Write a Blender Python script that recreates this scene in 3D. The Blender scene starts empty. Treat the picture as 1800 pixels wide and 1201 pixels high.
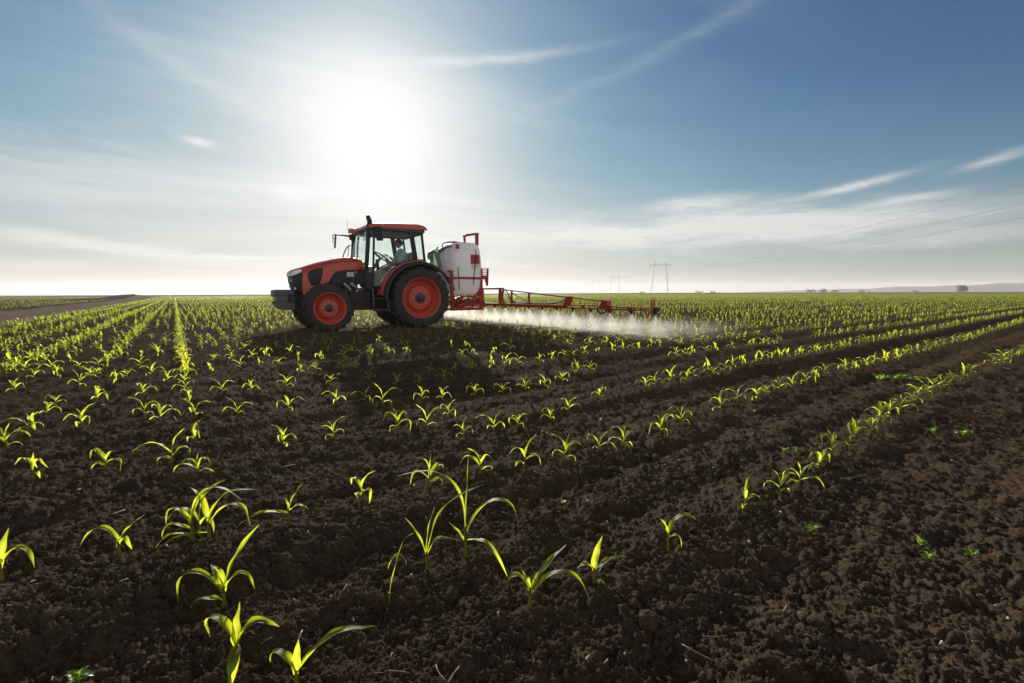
import bpy, bmesh, math, random
import numpy as np
from mathutils import Vector, Matrix

R = math.radians
scene = bpy.context.scene
C = scene.collection

# ------------------------------------------------------------------ camera
CAM_H = 0.87
PITCH = 6.03
cam_data = bpy.data.cameras.new("camera")
cam_data.sensor_width = 36.0
cam_data.lens = 16.1
cam_data.clip_start = 0.02
cam_data.clip_end = 30000.0
cam = bpy.data.objects.new("camera", cam_data)
C.objects.link(cam)
cam.location = (0, 0, CAM_H)
cam.rotation_euler = (Matrix.Rotation(R(90 - PITCH), 4, 'X') @ Matrix.Rotation(R(-0.2), 4, 'Z')).to_euler()
scene.camera = cam

# ------------------------------------------------------------------ light
SUN_AZ, SUN_EL = -16.3, 17.5
world = bpy.data.worlds.new("World")
scene.world = world
world.use_nodes = True
scene.view_settings.view_transform = 'Standard'
scene.view_settings.look = 'None'
scene.view_settings.exposure = 0.85
scene.view_settings.gamma = 1.0
scene.cycles.transparent_max_bounces = 32
sun_dir = Vector((math.sin(R(SUN_AZ)) * math.cos(R(SUN_EL)), math.cos(R(SUN_AZ)) * math.cos(R(SUN_EL)), math.sin(R(SUN_EL))))


class NT:
    """small helper for building node trees"""
    def __init__(self, tree):
        self.t = tree
        self.n = tree.nodes
        self.n.clear()

    def node(self, kind, ins=None, **props):
        n = self.n.new(kind)
        for k, v in props.items():
            setattr(n, k, v)
        for k, v in (ins or {}).items():
            self.set(n.inputs[k], v)
        return n

    def set(self, sock, v):
        if isinstance(v, bpy.types.NodeSocket):
            self.t.links.new(v, sock)
        else:
            sock.default_value = v

    def math(self, op, a, b=0.0, c=None, clamp=False):
        n = self.node('ShaderNodeMath', operation=op, use_clamp=clamp)
        self.set(n.inputs[0], a)
        self.set(n.inputs[1], b)
        if c is not None:
            self.set(n.inputs[2], c)
        return n.outputs[0]

    def vmath(self, op, a, b=None, out=0):
        n = self.node('ShaderNodeVectorMath', operation=op)
        self.set(n.inputs[0], a)
        if b is not None:
            if op == 'SCALE':
                self.set(n.inputs[3], b)
            else:
                self.set(n.inputs[1], b)
        return n.outputs[out]

    def maprange(self, v, a, b, c=0.0, d=1.0, smooth=False):
        n = self.node('ShaderNodeMapRange')
        if smooth:
            n.interpolation_type = 'SMOOTHSTEP'
        for k, x in zip(range(5), (v, a, b, c, d)):
            self.set(n.inputs[k], x)
        return n.outputs[0]

    def mix(self, f, a, b, blend='MIX'):
        n = self.node('ShaderNodeMix', data_type='RGBA', blend_type=blend)
        self.set(n.inputs[0], f)
        self.set(n.inputs[6], a)
        self.set(n.inputs[7], b)
        return n.outputs[2]

    def noise(self, vec, scale, detail=4.0, rough=0.5, lac=2.0, distort=0.0):
        n = self.node('ShaderNodeTexNoise', {'Scale': scale, 'Detail': detail, 'Roughness': rough, 'Lacunarity': lac, 'Distortion': distort})
        if vec is not None:
            self.set(n.inputs['Vector'], vec)
        return n.outputs[0]


BANKS = [(36.1, 10.3, 3.8, 0.37, 9, 0.8), (21.5, 9.9, 4.5, 0.61, 0, 0.75), (40.3, 8.5, 2.8, 0.36, 4, 0.55), (45.7, 11.0, 2.3, 0.36, 11, 0.5), (16.9, 7.1, 19.8, 1.67, 1, 0.95), (35.2, 6.4, 11.2, 0.83, 2, 0.7), (28.7, 7.5, 10.7, 0.71, 1, 0.6), (-42.5, 4.6, 8.9, 0.61, -6, 0.75), (-32.0, 3.9, 4.0, 0.23, 0, 0.7), (-33.2, 14.9, 1.2, 0.41, -4, 0.7), (-25.2, 10.9, 1.9, 0.76, 0, 0.6), (-4.0, 25.5, 11.2, 0.46, 4, 0.35), (-43.2, 10.2, 12.4, 2.83, 0, 0.35), (19.3, 25.8, 19.2, 0.67, 16, 0.1), (-33.8, 21.0, 9.3, 0.84, -24, 0.12), (42.5, 4.9, 10.0, 0.81, 2, 0.5), (-45.9, 2.7, 5.5, 0.48, 0, 0.3)]

def build_world():
    t = NT(world.node_tree)
    out = t.node('ShaderNodeOutputWorld')
    bg = t.node('ShaderNodeBackground', {'Strength': 0.08})
    sky = t.node('ShaderNodeTexSky', sky_type='NISHITA', sun_disc=False, sun_elevation=R(SUN_EL), sun_rotation=R(SUN_AZ),
                 altitude=100.0, air_density=1.0, dust_density=0.4, ozone_density=1.0)
    d = t.vmath('NORMALIZE', t.node('ShaderNodeTexCoord').outputs['Generated'])
    dx, dy, dz = t.node('ShaderNodeSeparateXYZ', {0: d}).outputs
    cosang = t.vmath('DOT_PRODUCT', d, tuple(sun_dir), out=1)
    # film-like shoulder on the very bright sky
    r, g_, b_ = t.node('ShaderNodeSeparateColor', {0: sky.outputs[0]}).outputs
    ch = []
    for c, k in ((r, 110.0), (g_, 38.0), (b_, 25.0)):
        q = t.math('POWER', c, 2.2 if k > 100 else 2.0)
        ch.append(t.math('MULTIPLY', t.math('DIVIDE', q, t.math('ADD', q, k)), 0.655))
    base = t.node('ShaderNodeCombineXYZ', {0: ch[0], 1: ch[1], 2: ch[2]}).outputs[0]
    # forward scattering of high thin ice cloud (Henyey-Greenstein)
    def hg(g):
        den = t.math('POWER', t.math('SUBTRACT', 1 + g * g, t.math('MULTIPLY', cosang, 2 * g)), 1.5)
        return t.math('DIVIDE', (1 - g * g), den)
    h1 = hg(0.93)
    h2 = hg(0.75)
    h3 = hg(0.55)
    halo = t.math('ADD', t.math('MULTIPLY', h1, 0.0060), t.math('MULTIPLY', h2, 0.015))
    halo = t.math('ADD', halo, t.math('MULTIPLY', hg(0.86), 0.0042))
    # streaky cirrus on a plane high above the ground
    zc = t.math('ADD', t.math('MAXIMUM', dz, 0.0), 0.07)
    u = t.math('DIVIDE', dx, zc)
    v = t.math('DIVIDE', dy, zc)
    def plane(rot, sx, sy, ox=0.0, oy=0.0):
        c, s = math.cos(R(rot)), math.sin(R(rot))
        a = t.math('ADD', t.math('MULTIPLY', u, c * sx), t.math('MULTIPLY', v, s * sx))
        b = t.math('ADD', t.math('MULTIPLY', u, -s * sy), t.math('MULTIPLY', v, c * sy))
        return t.node('ShaderNodeCombineXYZ', {0: t.math('ADD', a, ox), 1: t.math('ADD', b, oy), 2: 0.0}).outputs[0]
    n1 = t.noise(plane(22, 0.24, 0.8, 3.1, 1.7), 1.0, 9.0, 0.52, 2.1, 1.3)
    n2 = t.noise(plane(-25, 0.30, 0.8, 9.0, 4.2), 1.0, 6.0, 0.55, 2.0, 0.6)
    veil = t.math('MULTIPLY', t.maprange(n1, 0.36, 0.80, 0, 1, True), t.maprange(n2, 0.36, 0.66, 0.15, 1, True))
    veil = t.math('MULTIPLY', veil, t.maprange(cosang, 0.55, 0.95, 0.02, 0.20, True))
    # low dust band
    dust = t.math('MULTIPLY', t.math('EXPONENT', t.math('MULTIPLY', dz, -10.0)), 0.92)
    base = t.mix(dust, base, t.vmath('SCALE', (0.40, 0.39, 0.355), t.math('ADD', 0.84, t.math('MULTIPLY', h3, 0.11))))
    # single cirrus banks: azimuth, elevation (degrees), half length, half width, tilt, strength
    az = t.math('MULTIPLY', t.math('ARCTAN2', dx, dy), 57.29578)
    el = t.math('MULTIPLY', t.math('ARCSINE', dz), 57.29578)
    ae = t.node('ShaderNodeCombineXYZ', {0: az, 1: el, 2: 0.0}).outputs[0]
    wob = t.noise(t.vmath('MULTIPLY', ae, (0.10, 0.38, 1.0)), 1.0, 6.0, 0.62, 2.1, 0.5)
    fine = t.noise(t.vmath('MULTIPLY', ae, (0.22, 1.3, 1.0)), 1.0, 7.0, 0.65, 2.2, 0.8)
    total = None
    for caz, cel, hl, hw, tilt, k in BANKS:
        c, s = math.cos(R(tilt)), math.sin(R(tilt))
        p = t.vmath('SUBTRACT', ae, (caz, cel, 0.0))
        a = t.math('DIVIDE', t.vmath('DOT_PRODUCT', p, (c, s, 0), out=1), hl)
        b = t.math('DIVIDE', t.vmath('DOT_PRODUCT', p, (-s, c, 0), out=1), hw)
        b = t.math('ADD', b, t.math('MULTIPLY', t.math('SUBTRACT', wob, 0.5), 2.6))
        e = t.math('ADD', t.math('MULTIPLY', a, a), t.math('MULTIPLY', b, b))
        m = t.math('MULTIPLY', t.math('EXPONENT', t.math('MULTIPLY', e, -1.0)), k)
        total = m if total is None else t.math('ADD', total, m)
    total = t.math('MULTIPLY', total, t.maprange(fine, 0.30, 0.62, 0.55, 1.1))
    dens = t.math('MINIMUM', t.math('ADD', veil, total), 0.9)
    halo = t.math('MULTIPLY', halo, t.math('ADD', 0.80, t.math('MULTIPLY', t.maprange(n1, 0.35, 0.75), 0.55)))
    kk = t.math('ADD', 0.72, t.math('MULTIPLY', h3, 0.06))
    ccol = t.vmath('SCALE', (1.0, 0.985, 0.965), kk)
    col = t.mix(dens, base, ccol)
    col = t.vmath('ADD', col, t.vmath('SCALE', (1.0, 0.985, 0.955), halo))
    # added fill light: unseen bright clouds in the sky opposite the sun
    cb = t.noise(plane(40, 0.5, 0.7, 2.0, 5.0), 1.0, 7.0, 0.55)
    fill_bank = t.math('MULTIPLY', t.maprange(cosang, 0.25, -0.35, 0, 1, True), t.math('MULTIPLY', t.maprange(cb, 0.35, 0.6, 0.3, 1.0, True), t.maprange(dz, 0.75, 0.25, 0.25, 1.0, True)))
    col = t.mix(fill_bank, col, (1.02, 1.01, 0.99, 1.0))
    # soft shoulder toward white, as thin cloud around the sun never shows a hard rim
    out3 = []
    for c in t.node('ShaderNodeSeparateColor', {0: col}).outputs:
        out3.append(t.math('DIVIDE', c, t.math('POWER', t.math('ADD', 1.0, t.math('POWER', c, 3.0)), 1 / 3.0)))
    col = t.node('ShaderNodeCombineXYZ', {0: out3[0], 1: out3[1], 2: out3[2]}).outputs[0]
    col = t.vmath('SCALE', col, 0.555 / 0.08)
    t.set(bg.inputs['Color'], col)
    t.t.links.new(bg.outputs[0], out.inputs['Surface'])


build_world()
sun_data = bpy.data.lights.new("sun", 'SUN')
sun_data.energy = 5.0
sun_data.angle = R(0.55)
sun_data.color = (1.0, 0.90, 0.76)
sun = bpy.data.objects.new("sun", sun_data)
C.objects.link(sun)
sun.rotation_euler = sun_dir.to_track_quat('Z', 'Y').to_euler()
sun.location = (0, 0, 60)

# ------------------------------------------------------------------ helpers
def tag(o, label=None, cat=None, group=None, kind=None):
    if label:
        o['label'] = label
    if cat:
        o['category'] = cat
    if group:
        o['group'] = group
    if kind:
        o['kind'] = kind
    return o


def empty(name, loc=(0, 0, 0), rz=0.0):
    o = bpy.data.objects.new(name, None)
    o.empty_display_size = 0.1
    C.objects.link(o)
    o.location = loc
    o.rotation_euler = (0, 0, rz)
    return o


def mesh_np(name, verts, faces_list, smooth=True, uv=None, attr=None):
    """faces_list: list of (n,k) integer arrays"""
    me = bpy.data.meshes.new(name)
    verts = np.ascontiguousarray(verts, dtype=np.float32)
    me.vertices.add(len(verts))
    me.vertices.foreach_set('co', verts.ravel())
    loops = np.concatenate([f.ravel() for f in faces_list]).astype(np.int32)
    tot = np.concatenate([np.full(len(f), f.shape[1], np.int32) for f in faces_list])
    start = np.concatenate([[0], np.cumsum(tot)[:-1]]).astype(np.int32)
    me.loops.add(len(loops))
    me.loops.foreach_set('vertex_index', loops)
    me.polygons.add(len(tot))
    me.polygons.foreach_set('loop_start', start)
    me.polygons.foreach_set('loop_total', tot)
    me.polygons.foreach_set('use_smooth', np.full(len(tot), smooth, bool))
    if uv is not None:
        l = me.uv_layers.new(name='UVMap')
        l.data.foreach_set('uv', np.ascontiguousarray(uv[loops], dtype=np.float32).ravel())
    if attr is not None:
        for k, arr in attr.items():
            a = me.attributes.new(k, 'FLOAT', 'POINT')
            a.data.foreach_set('value', np.ascontiguousarray(arr, dtype=np.float32))
    me.update(calc_edges=True)
    return me


def link(name, me, mat=None, parent=None):
    o = bpy.data.objects.new(name, me)
    C.objects.link(o)
    if mat is not None:
        for m in (mat if isinstance(mat, (list, tuple)) else [mat]):
            me.materials.append(m)
    if parent is not None:
        o.parent = parent
    return o


# ------------------------------------------------------------------ numpy noise
def _hash(ix, iy, seed):
    h = (ix.astype(np.int64) * 374761393 + iy.astype(np.int64) * 668265263 + seed * 1442695041) & 0xFFFFFFFF
    h = ((h ^ (h >> 13)) * 1274126177) & 0xFFFFFFFF
    h = (h ^ (h >> 16)) & 0xFFFFFFFF
    h = (h * 2246822519) & 0xFFFFFFFF
    return ((h ^ (h >> 15)) & 0xFFFFFF) / float(0xFFFFFF)


def vnoise(x, y, seed=0):
    ix = np.floor(x); iy = np.floor(y)
    fx = x - ix; fy = y - iy
    fx = fx * fx * fx * (fx * (fx * 6 - 15) + 10); fy = fy * fy * fy * (fy * (fy * 6 - 15) + 10)
    a = _hash(ix, iy, seed); b = _hash(ix + 1, iy, seed); c = _hash(ix, iy + 1, seed); d = _hash(ix + 1, iy + 1, seed)
    return (a * (1 - fx) + b * fx) * (1 - fy) + (c * (1 - fx) + d * fx) * fy - 0.5


def fbm(x, y, seed, octs, gain=0.5):
    s = 0.0; a = 1.0
    for i in range(octs):
        s = s + a * vnoise(x + 17.3 * i, y - 9.1 * i, seed + i)
        x, y = 1.6 * x - 1.2 * y, 1.2 * x + 1.6 * y
        a *= gain
    return s


def clods(x, y, cell, seed, prob=0.6):
    """rounded lumps: hemispheres on a jittered grid"""
    X = x / cell; Y = y / cell
    ix = np.floor(X); iy = np.floor(Y)
    best = np.zeros_like(X)
    for dx in (-1, 0, 1):
        for dy in (-1, 0, 1):
            cx = ix + dx; cy = iy + dy
            px = cx + 0.1 + 0.8 * _hash(cx, cy, seed); py = cy + 0.1 + 0.8 * _hash(cx, cy, seed + 1)
            r = 0.18 + 0.52 * _hash(cx, cy, seed + 2) ** 1.5
            ok = _hash(cx, cy, seed + 3) < prob
            q = 1.0 - ((X - px) ** 2 + (Y - py) ** 2) / (r * r)
            h = np.where(ok & (q > 0), np.sqrt(np.maximum(q, 0)) * r * 0.75, 0)
            best = np.maximum(best, h)
    return best * cell


# ------------------------------------------------------------------ field layout
AZ_R, AZ_L = 53.6, -36.2
DR = np.array([math.sin(R(AZ_R)), math.cos(R(AZ_R))])     # along the long crop rows
NR = np.array([-DR[1], DR[0]])                            # across them, away from the camera
DL = np.array([math.sin(R(AZ_L)), math.cos(R(AZ_L))])     # along the headland rows on the left
NL = np.array([DL[1], -DL[0]])                            # across them, to the right
ROW0, ROWSP = 0.87, 0.885
LROW0, LROWSP = 0.03, 0.79
TRACK_IN, TRACK_OUT = -4.1, -7.3
TR_O = np.array([-2.857, 12.632]); TR_AZ = -123.0
TR_H = np.array([math.sin(R(TR_AZ)), math.cos(R(TR_AZ))]); TR_L = np.array([-TR_H[1], TR_H[0]])


def height(x, y, detail=True):
    x = np.asarray(x, float); y = np.asarray(y, float)
    s = x * NR[0] + y * NR[1]
    t = x * DR[0] + y * DR[1]
    w = x * NL[0] + y * NL[1]
    l = x * DL[0] + y * DL[1]
    r = np.hypot(x, y)
    z = 0.035 * fbm(x * 0.35, y * 0.35, 5, 3)
    # drill grooves and low ridges along the rows
    ph = (s + 0.05 * vnoise(t * 0.5, s * 0.3, 77) - ROW0) / ROWSP
    f = ph - np.floor(ph + 0.5)
    onr = 1 / (1 + np.exp(-(w + 3.3) * 3)) * np.clip((s - 0.2) / 0.4, 0, 1)
    z = z + onr * (0.015 * np.exp(-(f / 0.14) ** 2) - 0.016 * np.exp(-((f - 0.27) / 0.10) ** 2) - 0.020 * np.exp(-((f + 0.30) / 0.11) ** 2))
    # deeper wheel furrow between the second and third row, and some more farther in
    for k, dep, wid in ((1.52, 0.050, 0.15), (3.5, 0.04, 0.13), (6.55, 0.045, 0.13), (9.5, 0.045, 0.13), (-0.62, 0.03, 0.16)):
        sc = ROW0 + k * ROWSP
        fade = np.clip((t - 0.8) / 4.0, 0.08, 1)
        z = z - dep * fade * np.exp(-((s - sc + 0.04 * vnoise(t * 0.8, 3.0 + k, 12)) / wid) ** 2)
        z = z + 0.45 * dep * fade * np.exp(-((s - sc - 1.75 * wid) / (0.6 * wid)) ** 2)
    # tillage streaks
    z = z + 0.020 * fbm(t * 0.45, s * 4.2, 31, 3, 0.55) * np.clip(1.6 - r / 40, 0.3, 1)
    # farm track on the left and the spoil bank beside it
    ontrack = np.clip((TRACK_IN + 0.4 - w) / 0.6, 0, 1) * np.clip((w - TRACK_OUT + 0.4) / 0.6, 0, 1)
    z = z + ontrack * (-0.05 - 0.03 * np.cos((w + 5.7) * 3.4))
    z = z + 0.10 * np.exp(-((w - TRACK_OUT + 0.3) / 0.45) ** 2) * np.clip((l - 6) / 20, 0, 1)
    z = z + (0.75 + 0.5 * vnoise(l * 0.10, w * 0.12, 9)) * np.exp(-((w + 8.5) / 4.5) ** 2 - ((l - 140) / 24.0) ** 2)
    z = z - np.clip((r - 60) / 400, 0, 1) * 0.5 * np.clip((-x + 10) / 200, 0, 1)
    if detail:
        near = np.clip(1.15 - r / 30.0, 0, 1)
        patch = np.clip(0.75 + 1.1 * vnoise(x * 0.9, y * 0.9, 41) + 0.6 * vnoise(x * 2.6, y * 2.6, 43), 0.25, 1.4) * (1 - 0.7 * ontrack)
        z = z + near * patch * (0.25 * clods(x, y, 0.10, 100, 0.18) + 0.34 * clods(x + 3.3, y + 1.7, 0.040, 110, 0.4) + 0.75 * clods(x + 1.1, y + 7.7, 0.019, 120, 0.7) + 0.9 * clods(x + 2.1, y + 4.7, 0.0095, 130, 0.8))
        z = z + near * (0.021 * fbm(x * 8, y * 8, 51, 7, 0.74))
    return z


def footprint(x, y):
    """inside one of the wheel tracks under the tractor"""
    q = np.stack([np.asarray(x) - TR_O[0], np.asarray(y) - TR_O[1]], -1)
    X = q @ TR_H; Y = q @ TR_L
    return (np.abs(np.abs(Y) - 0.78) < 0.27) & (X > -30) & (X < 2.75)


# ------------------------------------------------------------------ materials
def new_mat(name):
    m = bpy.data.materials.new(name)
    m.use_nodes = True
    t = NT(m.node_tree)
    out = t.node('ShaderNodeOutputMaterial')
    return m, t, out


def soil_material():
    m, t, out = new_mat("soil")
    co = t.node('ShaderNodeTexCoord').outputs['Object']
    n1 = t.noise(co, 0.8, 6, 0.6)
    n2 = t.noise(co, 14.0, 8, 0.65)
    n3 = t.noise(co, 95.0, 4, 0.6)
    c = t.mix(t.maprange(n1, 0.35, 0.65), (0.045, 0.028, 0.0155, 1), (0.078, 0.049, 0.028, 1))
    c = t.mix(t.maprange(n2, 0.40, 0.70), c, (0.135, 0.085, 0.047, 1))
    c = t.mix(t.maprange(n3, 0.54, 0.76, 0, 0.75), c, (0.20, 0.14, 0.09, 1))
    # bare trodden earth of the farm track, and the far crop whose cover closes with distance
    w = t.vmath('DOT_PRODUCT', co, (float(NL[0]), float(NL[1]), 0), out=1)
    wn = t.math('ADD', w, t.math('MULTIPLY', t.math('SUBTRACT', t.noise(co, 0.5, 3), 0.5), 1.2))
    tr = t.math('MULTIPLY', t.maprange(wn, TRACK_IN + 0.25, TRACK_IN - 0.25), t.maprange(wn, TRACK_OUT - 0.25, TRACK_OUT + 0.25))
    wt = t.vmath('MULTIPLY', co, (1.0, 1.0, 1.0))
    tc = t.mix(t.noise(wt, 1.5, 6, 0.65), (0.22, 0.155, 0.11, 1), (0.42, 0.31, 0.225, 1))
    c = t.mix(tr, c, tc)
    rad = t.vmath('LENGTH', co, out=1)
    fc = t.mix(t.noise(co, 0.06, 4), (0.055, 0.085, 0.018, 1), (0.090, 0.115, 0.028, 1))
    cover = t.math('MULTIPLY', t.maprange(rad, 130, 260), t.math('SUBTRACT', 1.0, tr))
    c = t.mix(cover, c, fc)
    d = t.node('ShaderNodeBsdfDiffuse', {'Color': c, 'Roughness': 0.9})
    g = t.node('ShaderNodeBsdfGlossy', {'Color': (0.9, 0.85, 0.8, 1), 'Roughness': 0.62})
    bump = t.node('ShaderNodeBump', {'Strength': 1.0, 'Distance': 0.012, 'Height': t.math('ADD', t.noise(co, 170.0, 6, 0.7), t.math('MULTIPLY', n2, 0.9))})
    t.set(d.inputs['Normal'], bump.outputs[0]); t.set(g.inputs['Normal'], bump.outputs[0])
    mx = t.node('ShaderNodeMixShader', {0: t.math('MULTIPLY', t.math('SUBTRACT', 1.0, cover), 0.012)})
    t.t.links.new(d.outputs[0], mx.inputs[1]); t.t.links.new(g.outputs[0], mx.inputs[2])
    t.t.links.new(mx.outputs[0], out.inputs[0])
    return m


def leaf_material(name, c1, c2, trans, tmix=0.55, rough=0.42, vein=True, spec=0.35):
    m, t, out = new_mat(name)
    uv = t.node('ShaderNodeTexCoord').outputs['UV']
    co = t.node('ShaderNodeTexCoord').outputs['Object']
    oi = t.node('ShaderNodeObjectInfo').outputs['Random']
    n = t.noise(co, 22.0, 4, 0.6)
    f = t.math('ADD', t.math('MULTIPLY', n, 0.7), t.math('MULTIPLY', oi, 0.35), clamp=True)
    c = t.mix(f, c1, c2)
    tcol = t.mix(f, trans, tuple(min(1, a * b) for a, b in zip(trans, (1.25, 1.05, 1.0))) + (1,))
    bumpn = None
    if vein:
        x, y, _ = t.node('ShaderNodeSeparateXYZ', {0: uv}).outputs
        mid = t.maprange(t.math('ABSOLUTE', t.math('SUBTRACT', x, 0.5)), 0.0, 0.09, 1.0, 0.0, True)
        st = t.math('SINE', t.math('MULTIPLY', x, 75.0))
        c = t.mix(t.math('MULTIPLY', mid, 0.55), c, (0.22, 0.30, 0.09, 1))
        tcol = t.mix(t.math('MULTIPLY', t.maprange(st, -1, 1), 0.45), tcol, (0.24, 0.40, 0.02, 1))
        tcol = t.mix(t.math('MULTIPLY', mid, 0.6), tcol, (0.80, 0.82, 0.28, 1))
        tcol = t.mix(t.maprange(t.noise(co, 60.0, 4, 0.7), 0.55, 0.75, 0, 0.45), tcol, (0.36, 0.46, 0.03, 1))
        tip = t.maprange(y, 0.86, 1.0, 0, 0.55, True)
        tcol = t.mix(tip, tcol, (0.55, 0.42, 0.10, 1))
        bumpn = t.node('ShaderNodeBump', {'Strength': 0.25, 'Distance': 0.0015, 'Height': st}).outputs[0]
    p = t.node('ShaderNodeBsdfPrincipled', {'Base Color': c, 'Roughness': rough, 'Specular IOR Level': spec})
    tr = t.node('ShaderNodeBsdfTranslucent', {'Color': tcol})
    if bumpn is not None:
        t.set(p.inputs['Normal'], bumpn)
    mx = t.node('ShaderNodeMixShader', {0: tmix})
    t.t.links.new(p.outputs[0], mx.inputs[1]); t.t.links.new(tr.outputs[0], mx.inputs[2])
    t.t.links.new(mx.outputs[0], out.inputs[0])
    return m


M_SOIL = soil_material()
M_LEAF = leaf_material("corn_leaf", (0.035, 0.085, 0.012, 1), (0.065, 0.125, 0.020, 1), (0.66, 0.78, 0.035, 1), 0.70)
M_FAR = leaf_material("far_corn", (0.040, 0.090, 0.014, 1), (0.070, 0.125, 0.022, 1), (0.44, 0.57, 0.045, 1), 0.50, vein=False)
M_WEED = leaf_material("weed_leaf", (0.035, 0.095, 0.022, 1), (0.06, 0.14, 0.03, 1), (0.40, 0.62, 0.07, 1), 0.50, vein=False)
M_STEM = leaf_material("corn_stem", (0.06, 0.10, 0.022, 1), (0.11, 0.10, 0.04, 1), (0.40, 0.48, 0.06, 1), 0.25, vein=False)


# ------------------------------------------------------------------ the soil sheet
def build_soil():
    az_f = np.arange(-57.0, 57.0, 0.125)
    az_c = np.concatenate([np.linspace(-180, -57, 60, endpoint=False), az_f, np.linspace(57, 180, 60, endpoint=False)])
    rr = [0.12, 0.3, 0.5, 0.62, 0.70, 0.76]
    r = 0.80
    while r < 60:
        rr.append(r)
        r += 0.0027 * r * max(1.0, (r / 1.6) ** 0.75)
    while r < 2400:
        rr.append(r); r *= 1.06
    rr.append(2420.0)
    rr = np.array(rr)
    A, Q = np.meshgrid(np.radians(az_c), rr, indexing='ij')
    x = (Q * np.sin(A)); y = (Q * np.cos(A))
    z = height(x, y)
    na, nr = x.shape
    idx = np.arange(na * nr).reshape(na, nr)
    a = idx; b = np.roll(idx, -1, axis=0)
    f = np.stack([a[:, :-1], b[:, :-1], b[:, 1:], a[:, 1:]], -1)[:, :, ::-1].reshape(-1, 4)
    v = np.stack([x, y, z], -1).reshape(-1, 3)
    c = len(v)
    v = np.vstack([v, [[0, 0, float(z[:, 0].mean())]]])
    fan = np.stack([a[:, 0], np.full(na, c), b[:, 0]], -1)[:, ::-1]
    me = mesh_np('field_soil', v, [f, fan], True)
    o = link('field_soil', me, M_SOIL)
    tag(o, kind='structure')
    print('soil quads', len(f))


build_soil()


def build_clods():
    """loose crumbs and clods lying on the tilled soil"""
    rng = np.random.default_rng(4)
    bm = bmesh.new(); bmesh.ops.create_icosphere(bm, subdivisions=2, radius=1.0)
    V = np.array([v.co[:] for v in bm.verts]); Fc = np.array([[v.index for v in f.verts] for f in bm.faces]); bm.free()
    protos = []
    for k in range(10):
        p = V.copy()
        for j in range(9):
            d = rng.normal(size=3); d /= np.linalg.norm(d)
            p += V * (0.22 * np.exp(-((V @ d - 1) / 0.35) ** 2) * rng.uniform(-1, 1))[:, None]
        p *= 1 + rng.uniform(-0.22, 0.22, size=(len(V), 1))
        p *= rng.uniform(0.7, 1.25, size=3)
        protos.append(p)
    n = 13000
    rad = 0.8 + 6.2 * rng.random(n) ** 1.25
    az = np.radians(rng.uniform(-54, 54, n))
    x = rad * np.sin(az); y = rad * np.cos(az)
    keep = vnoise(x * 1.7, y * 1.7, 71) + 0.6 * vnoise(x * 5, y * 5, 72) + rng.uniform(-0.3, 0.3, n) > -0.12
    x, y, rad = x[keep], y[keep], rad[keep]
    size = 0.0022 + 0.0085 * rng.random(len(x)) ** 3.2 + (rng.random(len(x)) < 0.028) * rng.uniform(0.004, 0.020, len(x))
    size *= 0.8 + 0.14 * rad
    z = height(x, y)
    vs = []
    ang = rng.uniform(0, 6.28, (len(x), 3))
    for i in range(len(x)):
        p = protos[i % 10]
        a, b, c = ang[i]
        rz = np.array([[math.cos(a), -math.sin(a), 0], [math.sin(a), math.cos(a), 0], [0, 0, 1]])
        rx = np.array([[1, 0, 0], [0, math.cos(b), -math.sin(b)], [0, math.sin(b), math.cos(b)]])
        vs.append(p @ (rz @ rx).T * size[i] + [x[i], y[i], z[i] + 0.15 * size[i]])
    nv = len(V)
    F = (Fc[None] + (np.arange(len(x)) * nv)[:, None, None]).reshape(-1, 3)
    o = link('soil_clods', mesh_np('soil_clods', np.concatenate(vs), [F], False), M_SOIL)
    tag(o, 'loose dark brown clods and crumbs scattered over the tilled soil', 'clods', kind='stuff')


build_clods()


# ------------------------------------------------------------------ corn
def leaf_mesh(name, L, W, el0, droop, az, z0, nseg=12, nac=4, curl=0.35, twist=0.0, kink=None, sheath=0.2, rng=random, wav=0.22, yaw=None):
    """one corn leaf: a folded, arching blade that leaves the stem at height z0 toward azimuth az"""
    pts = []
    p = np.array([0.0, z0]); el = el0
    for i in range(nseg + 1):
        u = i / nseg
        pts.append((p[0], p[1], el))
        st = L / nseg
        p = p + st * np.array([math.cos(el), math.sin(el)])
        k = droop * (0.25 + 2.2 * math.exp(-((u - 0.5) / 0.22) ** 2))
        if kink is not None and abs(u - kink) < 0.10:
            k += 4.5
        el -= k / nseg
        el = max(el, -1.5)
    v = []; uv = []
    ph = rng.uniform(0, 6.28)
    if yaw is None:
        yaw = rng.uniform(-0.35, 0.35)
    for i, (a, z, e) in enumerate(pts):
        u = i / nseg
        wd = W * (min(1.0, 0.42 + u / 0.30 * 0.58) if u < 0.3 else max(0.0, 1 - ((u - 0.3) / 0.7) ** 1.7)) * 0.5 + 0.0004
        fold = curl * (1.6 - 1.3 * u) if u < 0.9 else curl * 0.4
        tw = twist * u * u
        for j in range(nac + 1):
            q = (j / nac - 0.5) * 2
            s = q * wd
            up = abs(q) * wd * fold + wav * wd * math.sin(u * 15 + ph + (1.7 if q > 0 else 0)) * abs(q)
            lat = s * math.cos(tw) - up * math.sin(tw) + yaw * L * u * u
            nor = s * math.sin(tw) + up * math.cos(tw)
            X = a - nor * math.sin(e); Z = z + nor * math.cos(e)
            v.append((X * math.cos(az) - lat * math.sin(az), X * math.sin(az) + lat * math.cos(az), Z))
            uv.append((j / nac, u))
    f = []
    for i in range(nseg):
        for j in range(nac):
            a = i * (nac + 1) + j
            f.append((a, a + 1, a + nac + 2, a + nac + 1))
    return np.array(v), np.array(f), np.array(uv)


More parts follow.
